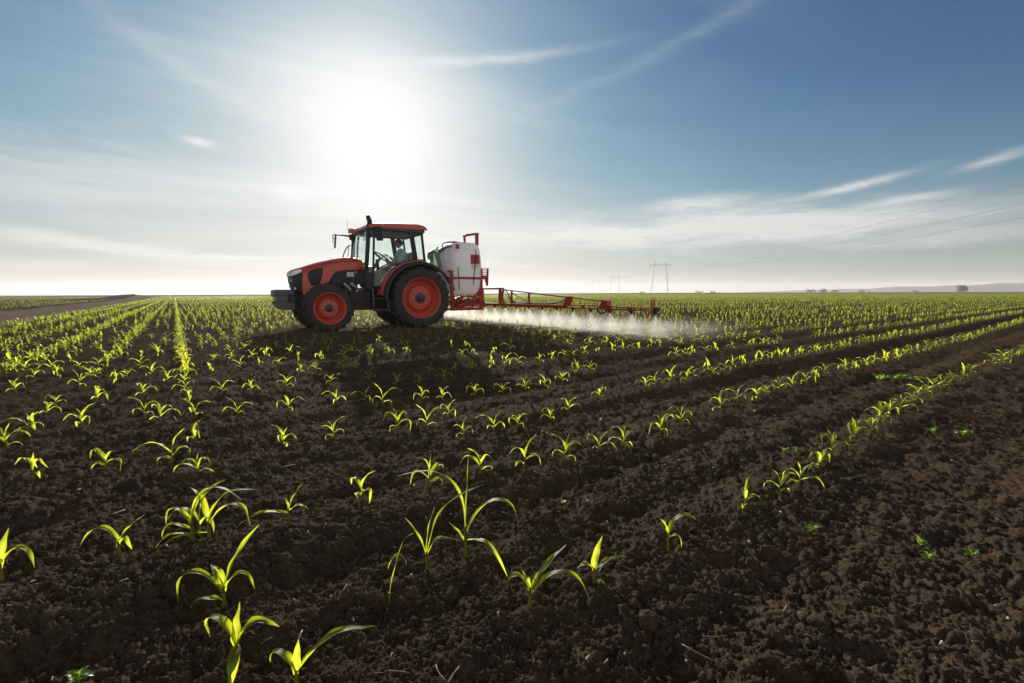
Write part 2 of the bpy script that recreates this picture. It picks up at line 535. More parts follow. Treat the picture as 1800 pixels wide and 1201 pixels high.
def stem_mesh(h, r0, r1, lean=0.0, n=8):
    v = []; f = []
    ks = (-0.04, 0.0, 0.35 * h, 0.7 * h, h)
    for i, z in enumerate(ks):
        u = max(0, z) / h
        rr = r0 + (r1 - r0) * u + (0.0012 if i == 1 else 0)
        for k in range(n):
            a = 6.2832 * k / n
            v.append((rr * math.cos(a) + lean * u * u * h, rr * 0.8 * math.sin(a), z))
    for i in range(len(ks) - 1):
        for k in range(n):
            f.append((i * n + k, i * n + (k + 1) % n, (i + 1) * n + (k + 1) % n, (i + 1) * n + k))
    v = np.array(v)
    return v, np.array(f), np.stack([np.zeros(len(v)) + 0.3, np.linspace(0, 0.5, len(v))], -1)


class Plant:
    """a corn seedling: mesh data for the stem and for each leaf"""
    def __init__(self, name, stem, leaves, lod=1.0, seed=0):
        self.parts = []
        rg = random.Random(seed)
        v, f, uv = stem_mesh(*stem)
        self.parts.append(('stem', mesh_np('stem', v, [f], True, uv), M_STEM, v, f))
        for L in leaves:
            v, f, uv = leaf_mesh('leaf', nseg=int(12 * lod), nac=4 if lod > 0.6 else 2, rng=rg, **L)
            self.parts.append(('leaf', mesh_np('leaf', v, [f], True, uv), M_LEAF, v, f))
        for _, me, mat, _, _ in self.parts:
            me.materials.append(mat)

    def place(self, x, y, rz, sc, label, group=None, z=None, tilt=(0, 0)):
        zz = float(height(np.array([x]), np.array([y]), False)[0]) + 0.006 if z is None else z
        e = empty('corn_seedling', (x, y, zz), rz)
        e.rotation_euler = (tilt[0], tilt[1], rz)
        e.scale = (sc, sc, sc)
        tag(e, label, 'corn plant', group)
        for nm, me, mat, _, _ in self.parts:
            o = bpy.data.objects.new(nm, me)
            C.objects.link(o)
            o.parent = e
        return e


def random_plant(seed, lod=1.0):
    rg = random.Random(seed)
    a0 = 0.0
    hs = rg.uniform(0.045, 0.075)
    leaves = []
    n = rg.choice((4, 4, 5, 5))
    for i in range(n):
        u = i / (n - 1)
        az = a0 + (math.pi if i % 2 else 0) + rg.uniform(-0.45, 0.45)
        Ln = (0.09, 0.145, 0.16, 0.13, 0.085)[i] * rg.uniform(0.8, 1.2)
        el = (0.55, 0.85, 1.05, 1.25, 1.4)[i] + rg.uniform(-0.15, 0.15)
        dr = (1.9, 2.2, 1.8, 0.8, 0.3)[i] * rg.uniform(0.7, 1.3)
        leaves.append(dict(L=Ln, W=(0.019, 0.023, 0.025, 0.021, 0.013)[i] * rg.uniform(0.85, 1.15), el0=el, droop=dr, az=az,
                           z0=hs * (0.35, 0.6, 0.85, 0.95, 0.98)[i], twist=rg.uniform(-0.9, 0.9),
                           kink=(rg.uniform(0.45, 0.7) if rg.random() < 0.30 and i < 4 else None)))
    return Plant('corn', (hs, 0.0058, 0.0035, rg.uniform(-0.2, 0.2)), leaves, lod, seed)
SPOTS = {
    'row1': [(0.921, 1.736), (1.134, 1.862), (1.277, 1.964), (1.484, 2.146), (1.678, 2.329), (1.955, 2.546), (2.171, 2.702), (2.322, 2.840), (2.568, 3.049), (2.748, 3.179), (2.995, 3.371), (3.186, 3.530), (3.369, 3.665), (3.567, 3.810), (3.785, 3.966), (4.056, 4.161), (4.416, 4.433), (4.748, 4.677)],
    'row2': [(-0.636, 1.851), (-0.377, 1.982), (-0.150, 2.111), (0.056, 2.182), (0.269, 2.273), (0.471, 2.433), (0.630, 2.497), (0.905, 2.735), (1.113, 2.941), (1.518, 3.256), (1.741, 3.476), (1.920, 3.530), (2.078, 3.705), (2.312, 3.898), (2.467, 3.966), (2.716, 4.161), (2.961, 4.404), (3.159, 4.582), (3.530, 4.809), (3.771, 5.021)],
    'row3': [(-1.330, 2.585), (-1.068, 2.669), (-0.723, 2.804), (-0.548, 2.865), (-0.300, 2.769), (-0.118, 2.890), (0.038, 2.994), (0.269, 3.164), (0.415, 3.337), (0.715, 3.665), (1.196, 4.062), (1.319, 4.161), (1.506, 4.293), (1.684, 4.348), (1.801, 4.492), (2.066, 4.645), (2.264, 4.809)],
    'row4': [(-1.988, 3.241), (-1.681, 3.371), (-1.367, 3.512), (-1.156, 3.549), (-1.015, 3.512), (-0.737, 3.685), (-0.578, 3.746), (-0.457, 3.210), (-0.320, 3.898), (-0.087, 4.037), (0.122, 4.213), (0.313, 4.348), (0.505, 4.552)],
    'row5': [(-2.532, 3.943), (-2.318, 4.013), (-2.073, 4.136), (-1.766, 4.404), (-1.400, 4.404), (-1.113, 4.348), (-0.905, 4.404), (-0.688, 4.552)],
    'head': [(-1.506, 2.125), (-1.761, 2.297), (-1.842, 2.585), (-2.216, 3.134), (-2.537, 3.530), (-2.851, 3.943), (-3.174, 4.376)],
    'left': [(-2.851, 2.507), (-3.001, 2.769), (-3.027, 2.828), (-2.797, 2.902), (-2.398, 3.049), (-2.586, 3.149), (-4.448, 4.037), (-4.949, 4.677), (-4.837, 4.809), (-4.047, 4.213), (-3.365, 3.645), (-3.891, 4.433), (-3.085, 3.767), (-3.431, 4.492), (-3.557, 3.494), (-3.332, 3.210), (-4.492, 4.809), (-2.028, 2.204), (-2.265, 2.090)],
}
NEAR = {
    'A': (-0.655, 1.004),
    'B': (-0.835, 1.238),
    'C1': (-1.141, 1.549),
    'C2': (-1.086, 1.557),
    'C3': (-1.137, 1.584),
    'D': (-1.324, 1.459),
    'E': (-1.573, 1.326),
    'Fq': (-0.863, 1.685),
    'G': (-0.477, 0.925),
    'H': (-0.277, 1.394),
    'I': (-0.158, 1.453),
    'J': (-0.352, 1.221),
    'K': (0.046, 1.158),
    'M': (0.240, 1.274),
    'N': (0.524, 1.466),
}
WEEDS = [(1.108, 1.617, 0.055), (3.717, 4.552, 0.1), (3.826, 4.462, 0.09), (3.905, 4.348, 0.08), (2.577, 2.735, 0.06), (2.701, 2.669, 0.065), (1.496, 2.442, 0.05), (1.554, 2.424, 0.05), (1.407, 1.494, 0.05), (1.364, 1.416, 0.05), (1.506, 1.416, 0.05), (-0.985, 0.950, 0.05), (0.209, 1.830, 0.035), (1.758, 3.256, 0.04), (0.614, 3.134, 0.035), (2.663, 12.224, 0.12), (-1.756, 4.645, 0.09)]


D2 = math.pi / 180


def lf(L, W, el, droop, az, z0=0.04, **k):
    return dict(L=L, W=W, el0=el, droop=droop, az=az * D2, z0=z0, **k)


def build_near_plants():
    P = {
        'A': ((0.06, 0.0065, 0.005), [lf(.215, .021, 1.25, 2.75, 176, .045), lf(.165, .024, 1.2, 1.5, 12, .05, twist=.8), lf(.115, .032, 1.4, .3, 60, .04), lf(.135, .026, .35, 2.6, -62, .05)],
              'corn seedling at the bottom left with one broad leaf hanging toward the camera'),
        'B': ((0.07, 0.0065, 0.005), [lf(.24, .026, 1.22, .35, 22, .06, twist=1.0), lf(.08, .012, 1.5, .1, 165, .07), lf(.26, .021, .95, 2.7, 186, .055), lf(.12, .030, 1.15, 1.0, 150, .05), lf(.18, .019, 1.15, 2.9, 2, .05), lf(.11, .018, .5, .7, 200, .02, kink=.72)],
              'tall corn seedling with a long leaf arching down left, second from the bottom left'),
        'C1': ((0.09, 0.007, 0.005), [lf(.32, .024, 1.35, 1.9, 22, .08), lf(.20, .020, 1.15, 2.5, 178, .07), lf(.17, .020, .6, 1.9, 190, .05), lf(.22, .024, 1.35, 1.0, 60, .08), lf(.15, .016, .5, 1.4, 222, .03)],
               'left plant of the dense tall clump ending the straight headland row'),
        'C2': ((0.08, 0.007, 0.005), [lf(.24, .024, 1.25, 1.5, 14, .07), lf(.28, .022, 1.0, 2.7, 4, .06), lf(.20, .022, 1.35, 1.1, 150, .07), lf(.20, .018, .25, .7, 215, .03)],
               'right plant of the dense tall clump, its long leaf drooping right to the soil'),
        'C3': ((0.08, 0.006, 0.004), [lf(.22, .020, 1.45, .8, 35, .07), lf(.18, .020, 1.2, 2.0, 190, .06), lf(.16, .018, 1.0, 2.2, -20, .05)],
               'middle plant half hidden behind the dense tall clump of corn'),
        'D': ((0.07, 0.0055, 0.004), [lf(.17, .022, 1.2, 2.3, 180, .06), lf(.13, .023, 1.0, .4, 16, .06), lf(.12, .019, 1.25, 3.2, -28, .04), lf(.06, .014, 1.3, .4, 200, .05)],
              'lone corn seedling left of the dense tall clump with a whitened drooping leaf'),
        'E': ((0.07, 0.006, 0.004), [lf(.20, .023, 1.05, 2.7, 4, .06), lf(.14, .022, 1.3, .5, 110, .05), lf(.14, .02, 1.0, 1.2, 180, .05)],
              'corn seedling cut by the left edge, one leaf arching to the right'),
        'Fq': ((0.06, 0.005, 0.0035), [lf(.14, .022, 1.2, .3, 24, .05), lf(.11, .019, .75, 1.4, 0, .045), lf(.21, .023, .35, .9, 214, .04), lf(.06, .014, 1.5, .1, 170, .05)],
               'corn seedling with one wide leaf stretched down left, right of the dense tall clump'),
        'G': ((0.06, 0.006, 0.004), [lf(.14, .02, 1.15, 2.3, 178, .05), lf(.23, .026, .95, 1.3, 5, .05), lf(.08, .02, 1.4, .3, 100, .05)],
              'corn seedling cut by the bottom edge with two leaves spread left and right'),
        'H': ((0.05, 0.004, 0.003), [lf(.17, .014, 1.30, .1, 178, .03), lf(.34, .016, 1.38, .75, 14, .03), lf(.16, .014, 1.2, .8, 8, .03, kink=.32), lf(.19, .012, 1.52, .1, 20, .04)],
              'slim upright grassy plant with a broken hanging leaf, left one of the tall pair'),
        'I': ((0.10, 0.006, 0.004), [lf(.40, .017, 1.55, 1.7, 170, .06), lf(.29, .015, 1.5, .05, 15, .08), lf(.34, .022, 1.15, 2.6, 4, .07), lf(.24, .016, .5, 1.8, -52, .05), lf(.09, .012, 1.0, .2, 160, .04)],
              'tallest plant of the middle foreground, with a long leaf arching left at its top'),
        'J': ((0.03, 0.0035, 0.003), [lf(.20, .011, 1.36, .15, 10, .02, kink=.80), lf(.10, .010, 1.3, 2.6, 12, .10)],
              'single thin yellow stalk with a folded tip, standing left of the tall grassy pair'),
        'K': ((0.075, 0.0065, 0.005), [lf(.14, .022, 1.25, 2.7, 184, .06), lf(.07, .02, 1.3, .6, 150, .06), lf(.18, .024, .95, .55, 12, .065), lf(.27, .023, .95, 2.0, -8, .05, yaw=0.0)],
              'corn seedling in the middle foreground with a long leaf arching far to the right'),
        'M': ((0.06, 0.005, 0.004), [lf(.12, .021, 1.42, .2, 60, .05), lf(.08, .020, .95, 1.6, 190, .05), lf(.14, .02, .7, .9, 0, .05), lf(.07, .02, .1, .4, -40, .015)],
              'small bluish green corn seedling with a pointed upright leaf in the middle foreground'),
        'N': ((0.06, 0.005, 0.004), [lf(.08, .024, 1.35, .4, 150, .05), lf(.19, .025, 1.3, 1.9, 2, .05, yaw=0.0), lf(.09, .018, .9, 2.2, -32, .04)],
              'lone corn seedling in the outer right row nearest the camera, leaf pointing right'),
    }
    for i, (k, (st, leaves, label)) in enumerate(P.items()):
        x, y = NEAR[k]
        for q in leaves:
            q['W'] *= 1.16 if k not in 'HIJ' else 1.05
        Plant('near_corn', st, leaves, 1.3, 50 + i).place(x, y, 0.0, 0.86 if k not in 'HIJ' else 1.0, label, 'corn seedlings')


PROTOS = [random_plant(200 + i, 1.0) for i in range(16)]
N_PLACED = 0


def build_hand_rows():
    global N_PLACED
    ordn = ['first', 'second', 'third', 'fourth', 'fifth', 'sixth', 'seventh', 'eighth', 'ninth', 'tenth', 'eleventh', 'twelfth', 'thirteenth',
            'fourteenth', 'fifteenth', 'sixteenth', 'seventeenth', 'eighteenth', 'nineteenth', 'twentieth']
    where = {'row1': ('%s corn seedling behind the lone front one in the outer right row', 0), 'row2': ('%s corn seedling from the left in the second row from the right edge', 0),
             'row3': ('%s corn seedling from the left in the third row from the right edge', 0), 'row4': ('%s corn seedling from the left in the fourth row below the tractor shadow', 0),
             'row5': ('%s corn seedling from the left in the fifth row, touching the tractor shadow', 0), 'head': ('%s corn seedling up from the dense tall clump in the straight headland row', 0)}
    rg = random.Random(8)
    k = 0
    for row, pts in SPOTS.items():
        for i, (x, y) in enumerate(pts):
            pr = PROTOS[rg.randrange(16)]
            rz = rg.choice((0, math.pi)) + rg.uniform(-0.6, 0.6)
            sc = rg.uniform(0.78, 1.08)
            if row == 'left':
                lab = 'young corn seedling on the soil between the left edge and the straight headland row'
                gr = 'corn seedlings scattered at the left'
            else:
                lab = where[row][0] % ordn[i]
                gr = 'corn seedlings'
            pr.place(x, y, rz, sc, lab, gr, tilt=(rg.uniform(-.1, .1), rg.uniform(-.1, .1)))
            N_PLACED += 1


def shadow_zone(x, y):
    """the ground shaded by the tractor"""
    sd = np.array([-sun_dir.x, -sun_dir.y]); sd = sd / np.linalg.norm(sd)
    q = np.stack([x - TR_O[0], y - TR_O[1]], -1)
    b = q @ sd; a = q @ np.array([sd[1], -sd[0]])
    return b, a


def row_positions(rmin, rmax, seed):
    """every plant of both row directions, jittered, with gaps"""
    rng = np.random.default_rng(seed)
    out = []
    # long rows
    ns = int(rmax / ROWSP) + 2
    for k in range(ns):
        s = ROW0 + k * ROWSP
        t = np.arange(-rmax, rmax, 0.235)
        if s > 40:
            t = t[rng.random(len(t)) < 1.0]
        t = t + rng.normal(0, 0.045, len(t))
        ss = s + rng.normal(0, 0.018, len(t)) + 0.05 * vnoise(t * 0.5, np.full(len(t), k * 3.1), 7)
        x = t * DR[0] + ss * NR[0]; y = t * DR[1] + ss * NR[1]
        r = np.hypot(x, y); w = x * NL[0] + y * NL[1]
        az = np.degrees(np.arctan2(x, y))
        gap = vnoise(t * 0.45, np.full(len(t), k * 1.7), 91) > -0.40
        ok = (r >= rmin) & (r < rmax) & (w > TRACK_IN + 0.35) & (np.abs(az) < 56) & gap & (rng.random(len(t)) > np.where(w < 0.3, 0.30, 0.06))
        out.append(np.stack([x[ok], y[ok]], -1))
    # headland rows beside the track
    for k in range(6):
        w = LROW0 - k * LROWSP
        t = np.arange(2, rmax, (0.15, 0.34, 0.19, 0.34, 0.19, 0.3)[k])
        t = t + rng.normal(0, 0.05, len(t))
        ww = w + rng.normal(0, 0.022, len(t))
        x = t * DL[0] + ww * NL[0]; y = t * DL[1] + ww * NL[1]
        r = np.hypot(x, y)
        ok = (r >= rmin) & (r < rmax) & (rng.random(len(t)) > 0.08)
        out.append(np.stack([x[ok], y[ok]], -1))
    P = np.concatenate(out)
    P = P[~footprint(P[:, 0], P[:, 1])]
    return P


def other_field(rmin, rmax, seed):
    """the neighbouring field beyond the track"""
    rng = np.random.default_rng(seed)
    out = []
    for k in range(int(rmax / 0.8)):
        w = TRACK_OUT - 0.9 - k * 0.8
        t = np.arange(0, rmax, 0.30) + rng.normal(0, 0.05, int(math.ceil(rmax / 0.30)))
        x = t * DL[0] + w * NL[0]; y = t * DL[1] + w * NL[1]
        r = np.hypot(x, y); az = np.degrees(np.arctan2(x, y))
        ok = (r >= rmin) & (r < rmax) & (np.abs(az) < 57) & (rng.random(len(t)) < 0.6) & ~((w > -17) & (t > 95))
        out.append(np.stack([x[ok], y[ok]], -1))
    return np.concatenate(out)


def scatter(protos, P, rng, smin, smax):
    """one mesh from many rotated copies of the prototypes: (verts, quads, uv)"""
    vs, fs, us = [], [], []
    off = 0
    which = rng.integers(0, len(protos), len(P))
    z = height(P[:, 0], P[:, 1], False)
    for k, (V, F, U) in enumerate(protos):
        Q = P[which == k]
        if not len(Q):
            continue
        n = len(Q)
        a = rng.uniform(0, 6.2832, n); s = rng.uniform(smin, smax, n)
        ca, sa = np.cos(a) * s, np.sin(a) * s
        X = V[None, :, 0] * ca[:, None] - V[None, :, 1] * sa[:, None] + Q[:, 0][:, None]
        Y = V[None, :, 0] * sa[:, None] + V[None, :, 1] * ca[:, None] + Q[:, 1][:, None]
        Z = V[None, :, 2] * s[:, None] + z[which == k][:, None]
        vs.append(np.stack([X, Y, Z], -1).reshape(-1, 3))
        fs.append((F[None] + (np.arange(n) * len(V) + off)[:, None, None]).reshape(-1, 4))
        us.append(np.tile(U, (n, 1)))
        off += n * len(V)
    return np.concatenate(vs), np.concatenate(fs), np.concatenate(us)


def lowpoly_plant(seed, nleaf, nseg, nac, wide=1.0):
    rg = random.Random(seed)
    vs, fs, us = [], [], []
    off = 0
    for i in range(nleaf):
        az = (math.pi if i % 2 else 0) + rg.uniform(-0.5, 0.5)
        u = i / max(1, nleaf - 1)
        v, f, uv = leaf_mesh('x', L=rg.uniform(0.10, 0.165), W=0.028 * wide * rg.uniform(0.85, 1.15), el0=0.55 + 0.80 * u + rg.uniform(-.15, .15), droop=rg.uniform(1.6, 2.8) * (1.15 - 0.65 * u),
                             az=az, z0=0.03 + 0.035 * u, nseg=nseg, nac=nac, rng=rg, twist=rg.uniform(-.8, .8), wav=0)
        vs.append(v); fs.append(f + off); us.append(uv); off += len(v)
    # the stalk as one narrow folded strip
    h = 0.06
    v = np.array([(-.005, 0, -.02), (.005, 0, -.02), (.004, 0, h), (-.004, 0, h), (0, -.005, -.02), (0, .005, -.02), (0, .004, h), (0, -.004, h)])
    vs.append(v); fs.append(np.array([[0, 1, 2, 3], [4, 5, 6, 7]]) + off); us.append(np.tile([0.3, 0.2], (8, 1)))
    return np.concatenate(vs), np.concatenate(fs), np.concatenate(us)


def build_rows():
    rng = np.random.default_rng(77)
    P = row_positions(3.0, 30.0, 5)
    P = P[P[:, 1] > 4.72]
    az = np.degrees(np.arctan2(P[:, 0], P[:, 1]))
    r = np.hypot(P[:, 0], P[:, 1])
    vis = np.abs(az) < 48.0
    order = np.argsort(np.where(vis, r, 1e9))
    n_ind = 300 - N_PLACED - 15
    ind = order[:n_ind]
    rg = random.Random(3)
    b, a = shadow_zone(P[:, 0], P[:, 1])
    w = P[:, 0] * NL[0] + P[:, 1] * NL[1]
    for i in ind:
        x, y = P[i]
        if abs(w[i]) < 0.12:
            lab, gr = 'small corn seedling in the straight headland row leading to the horizon', 'corn seedlings of the straight headland row'
        elif w[i] < 0.12:
            lab, gr = 'small corn seedling in the rows left of the straight headland row', 'corn seedlings of the left rows'
        elif az[i] < 2:
            lab, gr = 'small corn seedling on the soil in front of the tractor', 'corn seedlings in front of the tractor'
        else:
            lab, gr = 'small corn seedling in the long rows running to the right edge', 'corn seedlings of the right rows'
        PROTOS[rg.randrange(16)].place(float(x), float(y), rg.uniform(0, 6.28), rg.uniform(0.74, 1.08), lab, gr, tilt=(rg.uniform(-.1, .1), rg.uniform(-.1, .1)))
    rest = np.ones(len(P), bool); rest[ind] = False
    Q = P[rest]
    r = np.hypot(Q[:, 0], Q[:, 1])
    sets = []
    hi = [lowpoly_plant(400 + i, 5, 7, 2) for i in range(14)]
    lo = [lowpoly_plant(500 + i, 4, 3, 2) for i in range(10)]
    sets.append(scatter(hi, Q[r < 16], rng, 0.70, 1.05))
    sets.append(scatter(lo, Q[r >= 16], rng, 0.72, 1.1))
    mid = [lowpoly_plant(600 + i, 3, 2, 1, 1.15) for i in range(8)]
    P2 = row_positions(30.0, 85.0, 6)
    sets.append(scatter(mid, P2, rng, 0.62, 0.95))
    far = []
    for i in range(6):
        rg2 = random.Random(700 + i)
        v = []; f = []
        for k in range(2):
            a = rg2.uniform(0, 3.14) + 1.57 * k
            c, s = math.cos(a), math.sin(a)
            o = len(v)
            for rr_, zz in ((-.085, .10), (0, .045), (.085, .11)):
                v += [(rr_ * c - .014 * s, rr_ * s + .014 * c, zz), (rr_ * c + .014 * s, rr_ * s - .014 * c, zz + .02)]
            f += [(o, o + 1, o + 3, o + 2), (o + 2, o + 3, o + 5, o + 4)]
        far.append((np.array(v), np.array(f), np.tile([0.3, 0.3], (len(v), 1))))
    P3 = row_positions(85.0, 270.0, 8)
    P3 = P3[rng.random(len(P3)) < np.clip(95.0 / np.hypot(P3[:, 0], P3[:, 1]), 0.35, 1)]
    sets.append(scatter(far, P3, rng, 0.65, 0.95))
    P4 = other_field(9.0, 80.0, 9)
    sets.append(scatter(mid, P4, rng, 0.5, 0.75))
    P5 = other_field(80.0, 260.0, 10)
    P5 = P5[rng.random(len(P5)) < 0.5]
    sets.append(scatter(far, P5, rng, 0.55, 0.8))
    off = 0; V = []; F = []; U = []
    for v, f, u in sets:
        V.append(v); F.append(f + off); U.append(u); off += len(v)
    me = mesh_np('corn_rows', np.concatenate(V), [np.concatenate(F)], True, np.concatenate(U))
    o = link('corn_rows', me, M_FAR)
    tag(o, 'thousands of small green corn seedlings in rows covering the field to the horizon', 'crop rows', kind='stuff')
    print('rows', len(Q), len(P2), len(P3), len(P4), len(P5))


build_near_plants()
build_hand_rows()
build_rows()


# ------------------------------------------------------------------ weeds and litter
def build_weeds():
    labs = ['leafy broadleaf weed rosette on the bare soil at the right, nearest the camera', 'left end of the dark green weed patch between the two outer rows', 'middle of the dark green weed patch between the two outer rows',
            'right end of the dark green weed patch, close to the outer right row', 'small weed on the bare right soil, left one of two side by side', 'small weed on the bare right soil, right one of two side by side',
            'left weed of the little pair between the first and second right rows', 'right weed of the little pair between the first and second right rows', 'dark weed seedling far right, upper one of a close pair',
            'dark weed seedling far right, lower one of a close pair', 'low two leaved weed nearest the right edge', 'green weed seedling at the bottom left edge', 'tiny weed seedling on the bare soil right of the tallest grassy plant',
            'tiny weed just below the second row on the right', 'tiny pale weed between the third row plants', 'bushy green weed beneath the spray boom', 'bushy green weed among the plants in front of the front wheel']
    for i, (x, y, s) in enumerate(WEEDS):
        s *= 0.85
        rg = random.Random(900 + i)
        vs, fs, us = [], [], []
        off = 0
        n = 4 if s < 0.038 else rg.randint(7, 10) if s < 0.06 else 16
        for k in range(n):
            a = 2.4 * k + rg.uniform(-.3, .3)
            rad = 0.3 + 0.7 * (k / n)
            L = s * rg.uniform(0.6, 1.0)
            v, f, uv = leaf_mesh('x', L=L, W=L * 0.52, el0=rg.uniform(0.35, 1.1), droop=rg.uniform(0.6, 1.4), az=a, z0=0.008 + 0.35 * s * (1 - rad), nseg=6, nac=4, curl=0.25, rng=rg, wav=0.15)
            if s >= 0.06:
                v[:, 0] += rg.uniform(-.7, .7) * s; v[:, 1] += rg.uniform(-.5, .5) * s
            vs.append(v); fs.append(f + off); us.append(uv); off += len(v)
        o = link('weed', mesh_np('weed', np.concatenate(vs), [np.concatenate(fs)], True, np.concatenate(us)), M_WEED)
        o.location = (x, y, float(height(np.array([x]), np.array([y]))[0]) + 0.004)
        tag(o, labs[i], 'weed', 'weeds between the rows')


build_weeds()


def build_litter():
    m, t, out = new_mat("straw")
    co = t.node('ShaderNodeTexCoord').outputs['Object']
    c = t.mix(t.noise(co, 30.0, 4), (0.13, 0.09, 0.06, 1), (0.34, 0.27, 0.19, 1))
    p = t.node('ShaderNodeBsdfPrincipled', {'Base Color': c, 'Roughness': 0.7})
    t.t.links.new(p.outputs[0], out.inputs[0])
    rng = np.random.default_rng(12)
    vs, fs = [], []
    off = 0
    n = 400
    rad = 0.85 + 9 * rng.random(n) ** 1.4
    az = np.radians(rng.uniform(-52, 52, n))
    X = rad * np.sin(az); Y = rad * np.cos(az)
    Z = height(X, Y)
    for i in range(n):
        L = rng.uniform(0.006, 0.03) if rng.random() < 0.8 else rng.uniform(0.03, 0.09)
        W = rng.uniform(0.0008, 0.002) if L > 0.02 else rng.uniform(0.0015, 0.004)
        a = rng.uniform(0, 6.28); ca, sa = math.cos(a), math.sin(a)
        tl = rng.uniform(-0.25, 0.35); bend = rng.uniform(-0.35, 0.35)
        k = 5
        pts = []
        for j in range(k):
            u = j / (k - 1) - 0.5
            px = u * L; py = bend * L * (u * u); pz = 0.004 + W + abs(tl) * L * 0.5 + u * L * tl
            pts.append((X[i] + px * ca - py * sa, Y[i] + px * sa + py * ca, Z[i] + pz))
        for p in pts:
            for q in range(4):
                b = 1.5708 * q
                vs.append((p[0] - sa * W * math.cos(b), p[1] + ca * W * math.cos(b), p[2] + W * math.sin(b)))
        for j in range(k - 1):
            for q in range(4):
                fs.append((off + j * 4 + q, off + j * 4 + (q + 1) % 4, off + j * 4 + 4 + (q + 1) % 4, off + j * 4 + 4 + q))
        fs.append((off + 3, off + 2, off + 1, off)); fs.append((off + 4 * k - 4, off + 4 * k - 3, off + 4 * k - 2, off + 4 * k - 1))
        off += 4 * k
    o = link('straw_litter', mesh_np('straw_litter', np.array(vs), [np.array(fs)], True), m)
    tag(o, 'pale bits of straw and dry stalk lying on the dark soil', 'straw', kind='stuff')


build_litter()


# ------------------------------------------------------------------ machine materials
def plain(name, col, rough=0.5, metal=0.0, spec=0.5, dirt=0.0, dirtcol=(0.13, 0.10, 0.075, 1), coat=0.0, var=0.12, scale=6.0):
    m, t, out = new_mat(name)
    co = t.node('ShaderNodeTexCoord').outputs['Object']
    n = t.noise(co, scale, 6, 0.65)
    c = t.mix(t.maprange(n, 0.3, 0.7), tuple(x * (1 - var) for x in col[:3]) + (1,), tuple(min(1, x * (1 + var)) for x in col[:3]) + (1,))
    r = t.maprange(t.noise(co, scale * 3, 4), 0.3, 0.7, rough * 0.85, min(1, rough * 1.2))
    if dirt > 0:
        dn = t.noise(co, scale * 1.7, 8, 0.72)
        f = t.maprange(dn, 0.62 - 0.35 * dirt, 0.85, 0, min(0.95, dirt * 1.3))
        c = t.mix(f, c, dirtcol)
        r = t.math('ADD', r, t.math('MULTIPLY', f, 0.3), clamp=True)
    p = t.node('ShaderNodeBsdfPrincipled', {'Base Color': c, 'Roughness': r, 'Metallic': metal, 'Specular IOR Level': spec, 'Coat Weight': coat, 'Coat Roughness': 0.12})
    t.t.links.new(p.outputs[0], out.inputs[0])
    return m


def glass_mat(name, tint, f=0.82, rough=0.02):
    m, t, out = new_mat(name)
    tr = t.node('ShaderNodeBsdfTransparent', {'Color': tint})
    gl = t.node('ShaderNodeBsdfGlossy', {'Color': (0.85, 0.95, 0.95, 1), 'Roughness': rough})
    co = t.node('ShaderNodeTexCoord').outputs['Object']
    df = t.node('ShaderNodeBsdfDiffuse', {'Color': (0.40, 0.46, 0.44, 1)})
    tl = t.node('ShaderNodeBsdfTranslucent', {'Color': (0.5, 0.58, 0.55, 1)})
    fr = t.node('ShaderNodeFresnel', {'IOR': 1.25})
    bf = t.node('ShaderNodeNewGeometry').outputs['Backfacing']
    a = t.node('ShaderNodeMixShader', {0: t.math('MULTIPLY', fr.outputs[0], t.math('SUBTRACT', 1.0, bf))})
    t.t.links.new(tr.outputs[0], a.inputs[1]); t.t.links.new(gl.outputs[0], a.inputs[2])
    dd = t.node('ShaderNodeMixShader', {0: 0.5})
    t.t.links.new(df.outputs[0], dd.inputs[1]); t.t.links.new(tl.outputs[0], dd.inputs[2])
    b = t.node('ShaderNodeMixShader', {0: t.maprange(t.noise(co, 5.0, 6, 0.7), 0.3, 0.75, 0.012, 0.06)})
    t.t.links.new(a.outputs[0], b.inputs[1]); t.t.links.new(dd.outputs[0], b.inputs[2])
    t.t.links.new(b.outputs[0], out.inputs[0])
    return m


def tank_mat():
    m, t, out = new_mat("tank_plastic")
    co = t.node('ShaderNodeTexCoord').outputs['Object']
    n = t.noise(co, 4.0, 6, 0.6)
    z = t.node('ShaderNodeSeparateXYZ', {0: co}).outputs[2]
    c = t.mix(n, (0.78, 0.80, 0.83, 1), (0.86, 0.88, 0.90, 1))
    p = t.node('ShaderNodeBsdfPrincipled', {'Base Color': c, 'Roughness': 0.38, 'Specular IOR Level': 0.4})
    tr = t.node('ShaderNodeBsdfTranslucent', {'Color': (0.88, 0.89, 0.91, 1)})
    mx = t.node('ShaderNodeMixShader', {0: 0.50})
    t.t.links.new(p.outputs[0], mx.inputs[1]); t.t.links.new(tr.outputs[0], mx.inputs[2])
    t.t.links.new(mx.outputs[0], out.inputs[0])
    return m


M_RED = plain("red_paint", (0.64, 0.080, 0.036), 0.36, 0, 0.5, 0.32, (0.30, 0.17, 0.11, 1), 0.3, 0.08)
M_RIM = plain("rim_paint", (0.66, 0.080, 0.034), 0.42, 0, 0.5, 0.50, (0.24, 0.14, 0.09, 1), 0.1, 0.1)
M_FRED = plain("frame_red", (0.44, 0.026, 0.020), 0.45, 0, 0.5, 0.25, (0.22, 0.12, 0.09, 1), 0.1, 0.12)
M_DARK = plain("dark_plastic", (0.020, 0.021, 0.023), 0.5, 0, 0.4, 0.30, (0.10, 0.085, 0.07, 1))
M_GREY = plain("grey_metal", (0.070, 0.074, 0.080), 0.5, 0.2, 0.5, 0.35, (0.15, 0.125, 0.10, 1))
M_WEIGHT = plain("weight_paint", (0.10, 0.105, 0.115), 0.5, 0.1, 0.5, 0.45, (0.20, 0.17, 0.14, 1))
